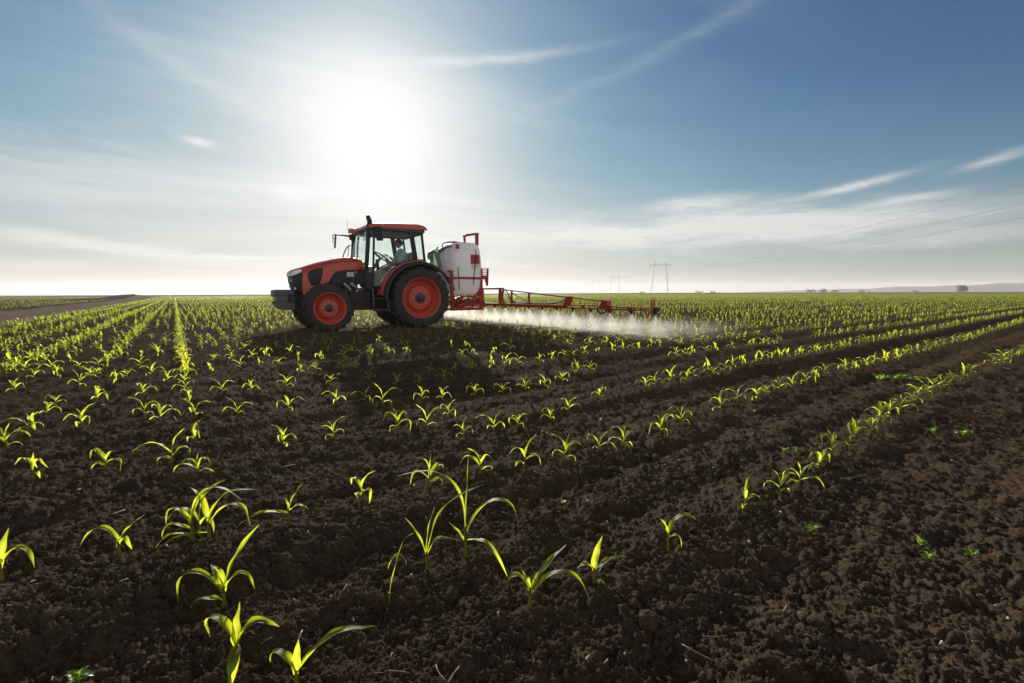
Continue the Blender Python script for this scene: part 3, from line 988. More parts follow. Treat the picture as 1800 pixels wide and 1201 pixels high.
M_ENG = plain("engine_metal", (0.045, 0.036, 0.031), 0.6, 0.3, 0.4, 0.55, (0.11, 0.075, 0.055, 1), 0, 0.3, 12)
M_TYRE = plain("tyre_rubber", (0.028, 0.028, 0.029), 0.75, 0, 0.3, 0.72, (0.125, 0.098, 0.075, 1), 0, 0.2, 9)
M_STEEL = plain("bare_steel", (0.45, 0.45, 0.46), 0.35, 0.9, 0.5, 0.2)
M_WHITE = plain("white_plastic", (0.74, 0.74, 0.72), 0.5, 0, 0.5, 0.12, (0.45, 0.42, 0.38, 1))
M_LAMP = plain("lamp_lens", (0.72, 0.78, 0.84), 0.10, 0.2, 0.8, 0.0, coat=1.0)
M_AMBER = plain("amber_lens", (0.70, 0.24, 0.04), 0.25, 0, 0.6)
M_GREENP = plain("green_plastic", (0.13, 0.30, 0.13), 0.45, 0, 0.5, 0.15)
M_HOSE = plain("black_rubber_hose", (0.018, 0.018, 0.020), 0.55)
M_SEAT = plain("seat_fabric", (0.035, 0.037, 0.042), 0.9)
M_GLASS = glass_mat("cab_glass", (0.945, 0.985, 0.972, 1))
M_VISOR = glass_mat("visor_glass", (0.50, 0.72, 0.72, 1))
M_TANK = tank_mat()
M_LABELR = plain("label_red", (0.52, 0.035, 0.055), 0.5)


# ------------------------------------------------------------------ mesh building
class MB:
    def __init__(self):
        self.bm = bmesh.new()

    def box(self, size, loc=(0, 0, 0), rot=(0, 0, 0), bev=0.0, seg=2, taper=None):
        r = bmesh.ops.create_cube(self.bm, size=1.0)
        vs = r['verts']
        for v in vs:
            v.co = Vector((v.co.x * size[0], v.co.y * size[1], v.co.z * size[2]))
            if taper:
                k = 0.5 + v.co.z / size[2]
                v.co.x *= 1 + (taper[0] - 1) * k; v.co.y *= 1 + (taper[1] - 1) * k
        if bev > 0:
            es = list({e for v in vs for e in v.link_edges})
            rr = bmesh.ops.bevel(self.bm, geom=es, offset=bev, segments=seg, profile=0.5, affect='EDGES')
            vs = list({v for f in rr['faces'] for v in f.verts} | {v for v in vs if v.is_valid})
        M = Matrix.Translation(loc) @ (Matrix.Rotation(rot[2], 4, 'Z') @ Matrix.Rotation(rot[1], 4, 'Y') @ Matrix.Rotation(rot[0], 4, 'X'))
        bmesh.ops.transform(self.bm, matrix=M, verts=vs)
        return vs

    def ring_loft(self, rings, close_ends=True, closed=True):
        bm = self.bm
        R_ = [[bm.verts.new(p) for p in r] for r in rings]
        n = len(R_[0])
        for a, b in zip(R_[:-1], R_[1:]):
            for i in range(n if closed else n - 1):
                j = (i + 1) % n
                try:
                    bm.faces.new((a[i], a[j], b[j], b[i]))
                except ValueError:
                    pass
        if close_ends and closed:
            bm.faces.new(R_[0][::-1]); bm.faces.new(R_[-1])
        return R_

    def tube(self, pts, r, n=8, closed=False):
        pts = [Vector(p) for p in pts]
        rings = []
        up = Vector((0, 0, 1))
        prev = None
        for i, p in enumerate(pts):
            if closed:
                d = pts[(i + 1) % len(pts)] - pts[i - 1]
            else:
                d = (pts[min(i + 1, len(pts) - 1)] - pts[max(i - 1, 0)])
            d.normalize()
            if prev is None:
                a = up if abs(d.z) < 0.9 else Vector((1, 0, 0))
                x = d.cross(a).normalized()
            else:
                x = (prev - d * prev.dot(d)).normalized()
            prev = x
            y = d.cross(x)
            rr = r[i] if isinstance(r, (list, tuple)) else r
            rings.append([p + x * rr * math.cos(6.28319 * k / n) + y * rr * math.sin(6.28319 * k / n) for k in range(n)])
        if closed:
            rings.append(rings[0])
            self.ring_loft(rings, False)
        else:
            self.ring_loft(rings, True)

    def lathe(self, prof, n=48, c=(0, 0, 0), axis='Y'):
        """prof: list of (radius, offset along axis)"""
        rings = []
        for rad, o in prof:
            ring = []
            for k in range(n):
                a = 6.283185 * k / n
                if axis == 'Y':
                    ring.append((c[0] + rad * math.cos(a), c[1] + o, c[2] + rad * math.sin(a)))
                elif axis == 'Z':
                    ring.append((c[0] + rad * math.cos(a), c[1] + rad * math.sin(a), c[2] + o))
                else:
                    ring.append((c[0] + o, c[1] + rad * math.cos(a), c[2] + rad * math.sin(a)))
            rings.append(ring)
        self.ring_loft(rings, False)
        for ring, p in ((0, prof[0]), (-1, prof[-1])):
            pass

    def prism(self, poly, y0, y1, bev=0.0):
        """polygon in the XZ plane drawn out from y0 to y1"""
        bm = self.bm
        a = [bm.verts.new((x, y0, z)) for x, z in poly]
        b = [bm.verts.new((x, y1, z)) for x, z in poly]
        fs = [bm.faces.new(a), bm.faces.new(b[::-1])]
        n = len(poly)
        for i in range(n):
            bm.faces.new((a[i], b[i], b[(i + 1) % n], a[(i + 1) % n]))
        if bev > 0:
            es = [e for f in fs for e in f.edges]
            bmesh.ops.bevel(bm, geom=list(set(es)), offset=bev, segments=2, profile=0.5, affect='EDGES')

    def beam(self, p, q, w, h, bev=0.0):
        p = Vector(p); q = Vector(q)
        d = q - p
        L = d.length
        M = Matrix.Translation((p + q) / 2) @ d.to_track_quat('X', 'Z').to_matrix().to_4x4()
        vs = self.box((L, w, h), bev=bev)
        bmesh.ops.transform(self.bm, matrix=M, verts=[v for v in vs if v.is_valid])

    def build(self, name, mat, parent=None, smooth=True, angle=35):
        bmesh.ops.recalc_face_normals(self.bm, faces=self.bm.faces)
        me = bpy.data.meshes.new(name)
        self.bm.to_mesh(me)
        self.bm.free()
        if smooth:
            me.polygons.foreach_set('use_smooth', np.ones(len(me.polygons), bool))
            me.set_sharp_from_angle(angle=R(angle))
        return link(name, me, mat, parent)


def smooth_path(pts, n=6):
    """Catmull-Rom through the points"""
    P = [Vector(p) for p in pts]
    P = [P[0] * 2 - P[1]] + P + [P[-1] * 2 - P[-2]]
    out = []
    for i in range(1, len(P) - 2):
        for k in range(n):
            u = k / n
            a, b, c, d = P[i - 1:i + 3]
            out.append(0.5 * ((2 * b) + (c - a) * u + (2 * a - 5 * b + 4 * c - d) * u * u + (3 * b - a - 3 * c + d) * u ** 3))
    out.append(P[-2])
    return out


def add_wheel(parent, x, y, z, rad, width, rim_r, side, lugs, name='wheel', steer=0.0):
    """tyre with chevron lugs, dished rim, hub and bolts; side=+1 is the left of the machine"""
    w = empty(name, (x, y, z), steer)
    w.parent = parent
    hw = width / 2
    t = MB()
    bead = rim_r + 0.005
    sh = rad - 0.055
    prof = [(bead, -hw * 0.78), (bead + 0.03, -hw * 0.90), ((bead + sh) / 2, -hw * 1.0), (sh - 0.03, -hw * 0.97), (sh, -hw * 0.84), (sh + 0.018, -hw * 0.5), (sh + 0.024, 0)]
    prof = prof + [(r_, -o) for r_, o in prof[-2::-1]]
    t.lathe(prof, 72)
    rg = random.Random(lugs)
    for k in range(lugs):
        for sgn in (-1, 1):
            a0 = 6.283185 * (k + (0.5 if sgn > 0 else 0)) / lugs
            # lug: a bar from the shoulder to the centre line, slanted
            rings = []
            for u in (0.0, 0.18, 0.55, 1.0):
                yy = sgn * hw * (0.99 - 0.99 * u) if u > 0 else sgn * hw * 0.99
                aa = a0 - 0.20 * u * (0.8 / rad) * 1.0
                r0 = (sh - 0.05) if u == 0 else sh + 0.005
                r1 = (sh - 0.012) if u == 0 else (rad - 0.012 if u < 0.3 else rad)
                da = (0.030 if u < 0.9 else 0.022) / rad * (1.25 if u == 0 else 1)
                ring = []
                for (rr, s_) in ((r0, -1.15), (r1, -0.75), (r1, 0.75), (r0, 1.15)):
                    ring.append((rr * math.cos(aa + s_ * da), yy, rr * math.sin(aa + s_ * da)))
                rings.append(ring)
            t.ring_loft(rings)
    t.build('tyre', M_TYRE, w, angle=40)
    # rim
    m = MB()
    s = side
    yo = hw * 0.80
    dp = 0.21 if rim_r > .45 else 0.17
    prof = [(rim_r + 0.012, s * (yo + 0.012)), (rim_r + 0.006, s * (yo + 0.022)), (rim_r - 0.022, s * (yo + 0.010)), (rim_r - 0.034, s * (yo - 0.03)), (rim_r - 0.050, s * (yo - 0.08)), (rim_r - 0.060, s * (yo - dp)),
            (rim_r - 0.085, s * (yo - dp - .01)), (rim_r * 0.70, s * (yo - dp + .01)), (rim_r * 0.58, s * (yo - dp + .085)), (rim_r * 0.30, s * (yo - dp + 0.095)), (0.001, s * (yo - dp + 0.095))]
    m.lathe(prof, 64)
    back = [(rim_r + 0.012, s * (yo + 0.012)), (rim_r - 0.05, -s * .10), (rim_r + 0.012, -s * yo), (rim_r - 0.04, -s * yo), (rim_r - 0.09, -s * 0.12), (0.05, -s * 0.12)]
    m.lathe(back, 48)
    for k in range(8):
        a = 6.2832 * (k + 0.5) / 8
        m.box((0.05, 0.035, 0.018), (0.80 * rim_r * math.cos(a), s * (yo - dp + 0.005), 0.80 * rim_r * math.sin(a)), (0, -a + 1.57, 0), 0.006)
    rim = m.build('rim', M_RIM, w, angle=30)
    h = MB()
    h.lathe([(rim_r * 0.26, s * (yo - dp + .09)), (rim_r * 0.25, s * (yo - dp + .108)), (rim_r * 0.15, s * (yo - dp + .12)), (rim_r * 0.14, s * (yo - 0.005)), (rim_r * 0.11, s * (yo + 0.004)), (0.001, s * (yo + 0.004))], 32)
    h.build('hub', M_GREY, w)
    b = MB()
    for k in range(8):
        a = 6.2832 * k / 8
        c, d = rim_r * 0.37 * math.cos(a), rim_r * 0.37 * math.sin(a)
        b.lathe([(0.016, s * (yo - dp + .09)), (0.016, s * (yo - dp + .118)), (0.001, s * (yo - dp + .120))], 6, (c, 0, d))
    b.build('wheel_bolts', M_STEEL, w, False)
    return w


def superellipse(hw, zt, zb, n, p=3.2):
    """ring in the YZ plane: flat bottom corners, rounded top"""
    out = []
    zc = zb + (zt - zb) * 0.35
    for k in range(n + 1):
        a = math.pi * k / n
        c, s = math.cos(a), math.sin(a)
        out.append((hw * (abs(c) ** (2 / p)) * (1 if c >= 0 else -1), zc + (zt - zc) * (abs(s) ** (2 / p))))
    return [(hw, zb)] + out + [(-hw, zb)]


def build_tractor():
    zb = 0.0
    T = empty('tractor', (TR_O[0], TR_O[1], -0.02), math.atan2(TR_H[1], TR_H[0]))
    tag(T, 'red farm tractor with a glazed cab pulling a sprayer through the young corn', 'tractor')
    # wheels
    for s in (1, -1):
        add_wheel(T, -0.03, 0.76 * s, 0.775, 0.80, 0.46, 0.52, s, 20, 'rear_wheel')
        add_wheel(T, 2.23, 0.78 * s, 0.555, 0.575, 0.36, 0.365, s, 17, 'front_wheel', 0.05)
    # chassis, axles, engine
    c = MB()
    c.box((1.75, 0.42, 0.50), (0.35, 0, 0.72), bev=0.04)
    c.box((0.55, 0.55, 0.55), (-0.15, 0, 0.78), bev=0.06)
    c.box((1.9, 0.34, 0.22), (2.0, 0, 0.72), bev=0.02)
    c.tube([(-0.03, -0.62, 0.775), (-0.03, 0.62, 0.775)], 0.13, 14)
    c.build('chassis', M_ENG, T)
    a = MB()
    a.tube([(2.23, -0.62, 0.52), (2.23, 0.62, 0.52)], 0.075, 12)
    a.box((0.22, 0.30, 0.22), (2.23, 0, 0.55), bev=0.03)
    for s in (1, -1):
        a.lathe([(0.13, -0.10), (0.13, 0.08), (0.06, 0.10)], 16, (2.23, 0.58 * s, 0.55))
    a.build('front_axle', M_RIM, T)
    e = MB()
    e.box((1.15, 0.50, 0.50), (2.0, 0, 1.10), bev=0.02)
    e.box((0.75, 0.60, 0.36), (1.66, 0, 1.30), bev=0.02)
    for i in range(4):
        e.tube([(1.45 + 0.13 * i, 0.30, 1.0), (1.45 + 0.13 * i, 0.30, 1.26)], 0.035, 8)
    e.box((0.30, 0.12, 0.16), (1.62, 0.33, 1.02), bev=0.02)
    eng = e.build('engine', M_ENG, T)
    f = MB()
    for (x, z, l) in ((1.76, 1.10, .10), (1.70, 1.05, .12), (1.60, 1.12, .07), (1.66, 0.99, .06), (1.54, 1.06, .05)):
        f.tube(smooth_path([(x, 0.36, z), (x - .03, 0.39, z + .03), (x - 0.06, 0.37, z - l * .6)]), 0.016, 8)
    f.build('fuel_pipes', M_WHITE, eng)
    sp = MB()
    sp.prism([(2.02, 1.12), (2.02, 1.33), (1.90, 1.44), (1.44, 1.47), (1.30, 1.47), (1.30, 1.16)], 0.33, 0.352)
    sp.prism([(2.02, 1.12), (2.02, 1.33), (1.90, 1.44), (1.44, 1.47), (1.30, 1.47), (1.30, 1.16)], -0.352, -0.33)
    sdp = sp.build('side_panel', M_DARK, T)
    st = MB()
    st.box((0.17, 0.006, 0.115), (1.595, 0.357, 1.365))
    st.build('sticker', M_WHITE, sdp)
    yl = MB(); yl.box((0.035, 0.006, 0.075), (1.46, 0.357, 1.42)); yl.build('warning_sticker', M_AMBER, sdp)
    # fuel tank box beside the steps
    ft = MB()
    ft.box((0.50, 0.36, 0.46), (1.46, 0.52, 0.72), bev=0.05)
    for i in range(4):
        ft.box((0.44, 0.02, 0.03), (1.46, 0.70, 0.58 + 0.09 * i), bev=0.008)
    ft.build('fuel_tank', M_ENG, T)
    ft = MB(); ft.box((0.50, 0.36, 0.46), (1.46, -0.52, 0.72), bev=0.05); ft.build('battery_box', M_ENG, T)
    # hood
    stn = [(1.28, 1.745, 1.50, .36), (1.36, 1.785, 1.485, .375), (1.46, 1.800, 1.48, .385), (1.70, 1.800, 1.465, .385), (1.88, 1.765, 1.44, .385), (1.96, 1.745, 1.40, .385), (2.04, 1.725, 1.31, .385), (2.10, 1.71, 1.18, .385), (2.22, 1.68, 1.13, .383),
           (2.36, 1.64, 1.08, .38), (2.52, 1.585, .98, .375), (2.66, 1.535, .88, .365), (2.70, 1.52, .89, .36)]
    h = MB()
    h.ring_loft([[(x, y, z) for y, z in superellipse(w, zt, zbm, 22)] for x, zt, zbm, w in stn])
    stn2 = [(2.69, 1.523, 1.465, .362), (2.80, 1.49, 1.445, .345), (2.88, 1.46, 1.42, .32), (2.93, 1.425, 1.395, .29), (2.955, 1.38, 1.365, .26)]
    h.ring_loft([[(x, y, z) for y, z in superellipse(w, zt, zbm, 22)] for x, zt, zbm, w in stn2])
    hood = h.build('hood', M_RED, T, angle=50)
    cr = MB()
    for s in (1, -1):
        cr.tube(smooth_path([(1.36, s * 0.388, 1.70), (1.8, s * 0.392, 1.675), (2.2, s * 0.388, 1.60), (2.6, s * 0.37, 1.49)], 5), 0.006, 6)
    cr.build('hood_crease', M_DARK, hood)
    for s in (1, -1):
        v = MB()
        pl = [(2.585, 1.34), (2.55, 1.425), (2.40, 1.485), (2.25, 1.525), (2.235, 1.46), (2.255, 1.32), (2.30, 1.17), (2.36, 1.10), (2.44, 1.07), (2.52, 1.11), (2.565, 1.20)]
        v.prism(pl, s * 0.30, s * 0.392, 0.006)
        for i in range(7):
            z = 1.13 + 0.052 * i
            v.box((0.24 - 0.012 * abs(i - 3), 0.006, 0.012), (2.41, s * 0.396, z))
        v.build('side_vent', M_DARK, hood)
        l = MB()
        l.ring_loft([[(2.71, s * 0.30, 1.40), (2.71, s * 0.374, 1.40), (2.71, s * 0.372, 1.462), (2.71, s * 0.30, 1.47)],
                     [(2.83, s * 0.28, 1.345), (2.83, s * 0.345, 1.345), (2.83, s * 0.342, 1.445), (2.83, s * 0.28, 1.45)],
                     [(2.925, s * 0.20, 1.305), (2.925, s * 0.295, 1.305), (2.92, s * 0.295, 1.41), (2.92, s * 0.20, 1.415)],
                     [(2.96, s * 0.12, 1.30), (2.962, s * 0.22, 1.30), (2.952, s * 0.22, 1.375), (2.952, s * 0.12, 1.375)]])
        l.build('headlight', M_LAMP, T)
    g = MB()
    rings = []
    for z, xf, w in ((0.88, 2.82, .20), (0.93, 2.86, .24), (1.05, 2.91, .27), (1.20, 2.935, .285), (1.30, 2.94, .285), (1.37, 2.92, .27)):
        rings.append([(2.68, -w * 1.25, z), (2.80, -w * 1.2, z), (xf - .03, -w, z), (xf, -w * .7, z), (xf, w * .7, z), (xf - .03, w, z), (2.80, w * 1.2, z), (2.68, w * 1.25, z)])
    g.ring_loft(rings)
    gr = g.build('grille', M_DARK, T)
    gs = MB()
    for i in range(9):
        z = 0.95 + 0.04 * i
        gs.box((0.012, 0.40, 0.010), (2.905 + 0.022 * min(1, i / 5), 0, z))
    gs.box((0.02, 0.36, 0.025), (2.945, 0, 1.325), bev=0.006)
    gs.build('grille_slats', M_GREY, gr)
    for s in (1, -1):
        k = MB(); k.box((0.05, 0.03, 0.10), (2.85, s * 0.27, 1.03), (0, 0, s * -0.5), 0.01); k.box((0.03, 0.02, 0.06), (2.92, s * 0.24, 1.20), (0, 0, s * -.4), 0.008)
        k.build('work_lamp', M_LAMP, gr)
    # ballast
    b = MB()
    b.box((0.40, 0.86, 0.17), (3.11, 0, 0.905), bev=0.035)
    b.box((0.34, 0.90, 0.12), (3.08, 0, 0.775), bev=0.01)
    b.ring_loft([[(3.30, y, 0.72), (2.90, y, 0.72), (2.90, y, 0.52), (3.14, y, 0.52), (3.26, y, 0.60)] for y in (-.44, .44)])
    bw = b.build('ballast_weight', M_WEIGHT, T)
    b2 = MB()
    b2.box((0.10, 0.02, 0.20), (2.99, 0.455, 0.80), bev=0.008)
    b2.box((0.16, 0.03, 0.03), (2.98, 0.465, 0.72), bev=0.008)
    b2.build('weight_bracket', M_DARK, bw)
    b3 = MB(); b3.box((0.20, 0.5, 0.30), (2.82, 0, 0.74), bev=0.02); b3.build('front_hitch', M_DARK, T)
    build_cab(T)
    return T


def build_cab(T):
    # lower cab body and floor
    c = MB()
    c.box((1.35, 1.10, 0.10), (0.55, 0, 1.00), bev=0.02)
    c.box((0.10, 0.70, 0.55), (1.30, 0, 1.42), bev=0.02)
    c.box((0.9, 1.0, 0.50), (-0.05, 0, 1.28), bev=0.05)
    c.build('cab_floor', M_DARK, T)
    fr = MB()
    Y = 0.73
    for s in (1, -1):
        y = s * Y
        fr.beam((1.20, y * .97, 2.50), (1.29, y * .93, 1.46), 0.06, 0.10, 0.012)          # A pillar
        fr.beam((1.29, y * .93, 1.46), (1.31, y * .93, 1.02), 0.05, 0.07, 0.012)
        fr.beam((0.14, y, 2.48), (0.03, y, 1.72), 0.07, 0.115, 0.015)                       # B pillar
        fr.beam((-0.16, y * .95, 2.46), (-0.235, y * .93, 1.74), 0.06, 0.05, 0.012)         # C pillar
        fr.beam((0.12, y, 1.745), (-0.26, y * .93, 1.745), 0.06, 0.06, 0.012)
        fr.beam((1.20, y, 2.475), (-0.2, y, 2.475), 0.07, 0.09, 0.015)                      # top rail
        fr.beam((1.32, y * .95, 1.03), (0.80, y, 1.03), 0.05, 0.06, 0.012)                  # sill
        # lower rear rail that follows the fender
        pts = []
        for k in range(9):
            aa = R(15 + 75 * k / 8)
            pts.append((-0.0 + 0.97 * math.cos(aa), y, 0.75 + 1.0 * math.sin(aa)))
        fr.tube(pts, 0.028, 8)
    fr.beam((1.19, -.7, 2.47), (1.19, .7, 2.47), 0.10, 0.08, 0.015)
    fr.beam((-0.19, -.68, 2.45), (-0.19, .68, 2.45), 0.06, 0.08, 0.015)
    fr.beam((-0.25, -.68, 1.74), (-0.25, .68, 1.74), 0.06, 0.08, 0.015)
    fr.beam((1.31, -.66, 1.50), (1.31, .66, 1.50), 0.05, 0.10, 0.015)
    fr.build('cab_frame', M_DARK, T)
    # roof
    roof = MB()
    prof = [(1.20, 2.515), (1.19, 2.59), (1.10, 2.635), (0.85, 2.665), (0.45, 2.685), (0.12, 2.695), (0.06, 2.70), (-0.04, 2.70), (-0.20, 2.67), (-0.27, 2.61), (-0.285, 2.555)]
    rings = []
    for x, z in prof:
        ring = []
        for k in range(15):
            u = -1 + 2 * k / 14
            ring.append((x, 0.80 * u, z - 0.055 * abs(u) ** 5))
        rings.append(ring)
    roof.ring_loft(rings, False, False)
    for sgn in (1, -1):
        roof.prism([(p[0], p[1] - 0.055) for p in prof] + [(-0.27, 2.52), (1.18, 2.50)], sgn * 0.775, sgn * 0.80)
    rf = roof.build('roof', M_RED, T, angle=60)
    under = MB()
    under.ring_loft([[(1.22, -.78, z), (1.24, 0, z), (1.22, .78, z), (0.5, .79, z), (-0.22, .77, z2), (-0.28, 0, z2), (-0.22, -.77, z2), (0.5, -.79, z)] for z, z2 in ((2.45, 2.455), (2.515, 2.54))])
    under.build('roof_liner', M_GREY, T)
    # glass panes
    def pane(name, quad, mat=M_GLASS, th=0.008):
        m = MB()
        q = [Vector(p) for p in quad]
        n = (q[1] - q[0]).cross(q[2] - q[0]).normalized() * th
        m.ring_loft([[p for p in q], [p + n for p in q]])
        return m.build(name, mat, T, False)
    Yg = 0.73
    pane('windshield', [(1.21, .66, 2.43), (1.21, -.66, 2.43), (1.335, -.62, 1.56), (1.335, .62, 1.56)])
    pane('rear_window', [(-.17, -.62, 2.41), (-.17, .62, 2.41), (-.235, .62, 1.79), (-.235, -.62, 1.79)])
    for s in (1, -1):
        arc = []
        for k in range(8):
            aa = R(24 + 58 * k / 7)
            arc.append((0.0 + 0.97 * math.cos(aa), s * Yg, 0.75 + 1.0 * math.sin(aa)))
        door = pane('door', [(1.06, s * Yg, 2.42), (1.13, s * Yg, 1.07)] + arc[:1] + arc[1:] + [(0.10, s * Yg, 1.78), (0.19, s * Yg, 2.42)])
        df = MB()
        df.tube([(1.07, s * .75, 2.42), (1.10, s * .75, 2.2), (1.165, s * .76, 1.06)], 0.028, 8)
        df.tube([(1.165, s * .76, 1.06), (0.90, s * .75, 1.055)], 0.022, 8)
        df.build('door_frame', M_DARK, door)
        hd = MB(); hd.box((0.075, 0.05, 0.24), (1.04, s * .775, 1.61), (0, 0.05, 0), 0.02, 3); hd.build('door_handle', M_DARK, door)
        pane('front_side_pane', [(1.17, s * .715, 2.42), (1.12, s * .72, 2.42), (1.18, s * .72, 1.10), (1.285, s * .69, 1.10)])
        pane('quarter_window', [(0.09, s * Yg, 2.42), (-0.14, s * .70, 2.42), (-0.21, s * .69, 1.79), (0.00, s * Yg, 1.79)])
    pane('sun_visor', [(1.215, .64, 2.41), (1.215, .36, 2.41), (1.245, .355, 2.20), (1.245, .64, 2.20)], M_VISOR)
    # fenders
    for s in (1, -1):
        f = MB()
        rings = []
        for k in range(25):
            aa = R(8 + 122 * k / 24)
            for_r = []
            ca, sa = math.cos(aa), math.sin(aa)
            for rr, yy in ((0.965, .50), (1.005, .52), (1.005, .80), (0.985, .83), (0.94, .83), (0.94, .50)):
                rx = rr * (1.0 if aa < 1.57 else 0.97)
                for_r.append((0.0 + rx * ca, s * yy, 0.735 + rr * sa))
            rings.append(for_r)
        f.ring_loft(rings)
        fd = f.build('fender', M_RED, T, angle=40)
        e = MB()
        rings = []
        for k in range(27):
            aa = R(2 + 152 * k / 26)
            ca, sa = math.cos(aa), math.sin(aa)
            ring = []
            for rr, yy in ((0.965, .80), (0.955, .96), (0.935, .99), (0.885, 1.0), (0.875, .985), (0.915, .96), (0.930, .80)):
                ring.append((-0.01 + rr * ca, s * yy, 0.745 + rr * sa))
            rings.append(ring)
        e.ring_loft(rings)
        e.build('fender_extension', M_DARK, fd, angle=40)
        il = MB()
        pl = [(0.955 * math.cos(R(2 + 152 * k / 20)) - .01, 0.745 + 0.955 * math.sin(R(2 + 152 * k / 20))) for k in range(21)]
        il.prism(pl + [(-.55, .95), (.5, .80)], s * .46, s * .485)
        il.build('fender_liner', M_DARK, fd)
        rl = MB(); rl.box((0.05, 0.10, 0.06), (-0.52, s * .68, 1.60), bev=0.015); rl.build('tail_lamp', M_AMBER, fd)
    # steps
    for s in (1, -1):
        m = MB()
        for x in (1.18, 0.835):
            m.beam((x, s * .80, 1.02), (x + (0.012 if x > 1 else -.012), s * .86, 0.46), 0.035, 0.035, 0.006)
        for z, yy in ((0.765, .84), (0.475, .86)):
            m.box((0.35, 0.16, 0.03), (1.01, s * (yy - .06), z), bev=0.006)
        m.build('step', M_GREY, T)
    # near mirror folded along the front post, far mirror on its long arm
    mm = MB()
    mm.tube(smooth_path([(1.12, .76, 2.47), (1.08, .86, 2.50), (1.03, .92, 2.46)]), 0.018, 8)
    m0 = mm.build('mirror_arm', M_DARK, T)
    mb = MB(); mb.box((0.18, 0.07, 0.34), (1.015, .93, 2.335), (0, .06, 0.25), 0.035, 3); mb.build('mirror', M_DARK, m0)
    mm = MB()
    mm.box((0.13, 0.10, 0.16), (1.25, -.74, 2.40), bev=0.03)
    mm.tube([(1.28, -.78, 2.43), (1.45, -.86, 2.45), (1.60, -.95, 2.46), (1.69, -.97, 2.46)], [.028, .018, .012, .012], 8)
    mm.tube([(1.69, -.97, 2.46), (1.69, -.97, 2.24)], 0.010, 6)
    mm.tube([(1.69, -.97, 2.36), (1.64, -.97, 2.36)], 0.010, 6)
    m1 = mm.build('mirror_arm', M_DARK, T)
    mb = MB(); mb.box((0.035, 0.19, 0.37), (1.63, -.97, 2.30), (0, -.10, -0.30), 0.014, 2); mb.build('mirror', M_DARK, m1)
    # lamps on the roof edge, beacon, antenna, rail
    wl = MB(); wl.box((0.16, 0.15, 0.12), (1.33, -.42, 2.53), (0, .15, 0), 0.035, 3); wl.tube([(1.25, -.40, 2.55), (1.14, -.38, 2.60)], 0.02, 8); wl.build('roof_work_lamp', M_AMBER, T)
    bc = MB(); bc.tube([(1.14, .60, 2.56), (1.15, .62, 2.66), (1.19, .64, 2.75), (1.20, .65, 2.80)], [.055, .062, .055, .035], 12); bc.box((0.10, 0.10, 0.12), (1.17, .62, 2.56), bev=0.03); bc.build('beacon', M_DARK, T)
    an = MB(); an.tube([(1.33, -.72, 2.46), (1.345, -.72, 2.60), (1.36, -.73, 2.90)], [.006, .005, .003], 6); an.build('antenna', M_DARK, T)
    hr = MB()
    hr.tube(smooth_path([(1.60, -.38, 1.80), (1.53, -.40, 1.98), (1.46, -.42, 2.10), (1.36, -.44, 2.16), (1.33, -.45, 2.10), (1.37, -.44, 1.80)], 5), 0.014, 8)
    hr.tube([(1.42, -.42, 2.13), (1.46, -.40, 1.80)], 0.010, 6)
    hr.build('handrail', M_DARK, T)
    fl = MB(); fl.box((0.06, 0.05, 0.10), (1.335, .60, 1.62), bev=0.015); fl.box((0.05, 0.04, 0.05), (1.335, .60, 1.50), bev=0.012); fl.build('turn_signal', M_AMBER, T)
    # inside the cab
    sw = MB()
    ctr = Vector((0.70, 0, 1.86)); nx = Vector((-0.55, 0, 0.83)).normalized(); ax = Vector((0, 1, 0)); ay = nx.cross(ax)
    sw.tube([ctr + (ax * math.cos(6.2832 * k / 28) + ay * math.sin(6.2832 * k / 28)) * 0.20 for k in range(28)], 0.017, 8, True)
    for k in range(3):
        a = 6.2832 * k / 3 + 0.5
        sw.tube([ctr - nx * 0.03, ctr + (ax * math.cos(a) + ay * math.sin(a)) * 0.19], 0.014, 6)
    sw.tube([ctr - nx * 0.02, (0.98, 0, 1.45)], [.03, .05], 8)
    sw.build('steering_wheel', M_DARK, T)
    cs = MB(); cs.box((0.30, 0.42, 0.55), (1.10, 0, 1.32), bev=0.06); cs.box((0.55, 0.20, 0.12), (0.10, -.38, 1.68), bev=0.03); cs.box((0.10, 0.05, 0.16), (0.42, -.36, 1.78), (0, .4, 0), 0.02)
    cs.build('console', M_DARK, T)
    se = MB(); se.box((0.48, 0.50, 0.13), (0.20, 0, 1.45), bev=0.05, seg=3); se.box((0.13, 0.48, 0.55), (-0.06, 0, 1.72), (0, -.15, 0), 0.05, 3); se.build('seat', M_SEAT, T)
    # rear hitch
    hk = MB()
    for s in (1, -1):
        hk.beam((-0.30, s * .30, 0.62), (-1.02, s * .42, 0.55), 0.05, 0.08, 0.01)
        hk.beam((-0.55, s * .36, 0.60), (-0.38, s * .30, 1.15), 0.035, 0.035, 0.008)
    hk.beam((-0.40, 0, 1.12), (-1.02, 0, 1.15), 0.05, 0.05, 0.01)
    hk.build('rear_hitch', M_ENG, T)


def to_world(p):
    q = TR_O + p[0] * TR_H + p[1] * TR_L
    return (float(q[0]), float(q[1]), p[2])


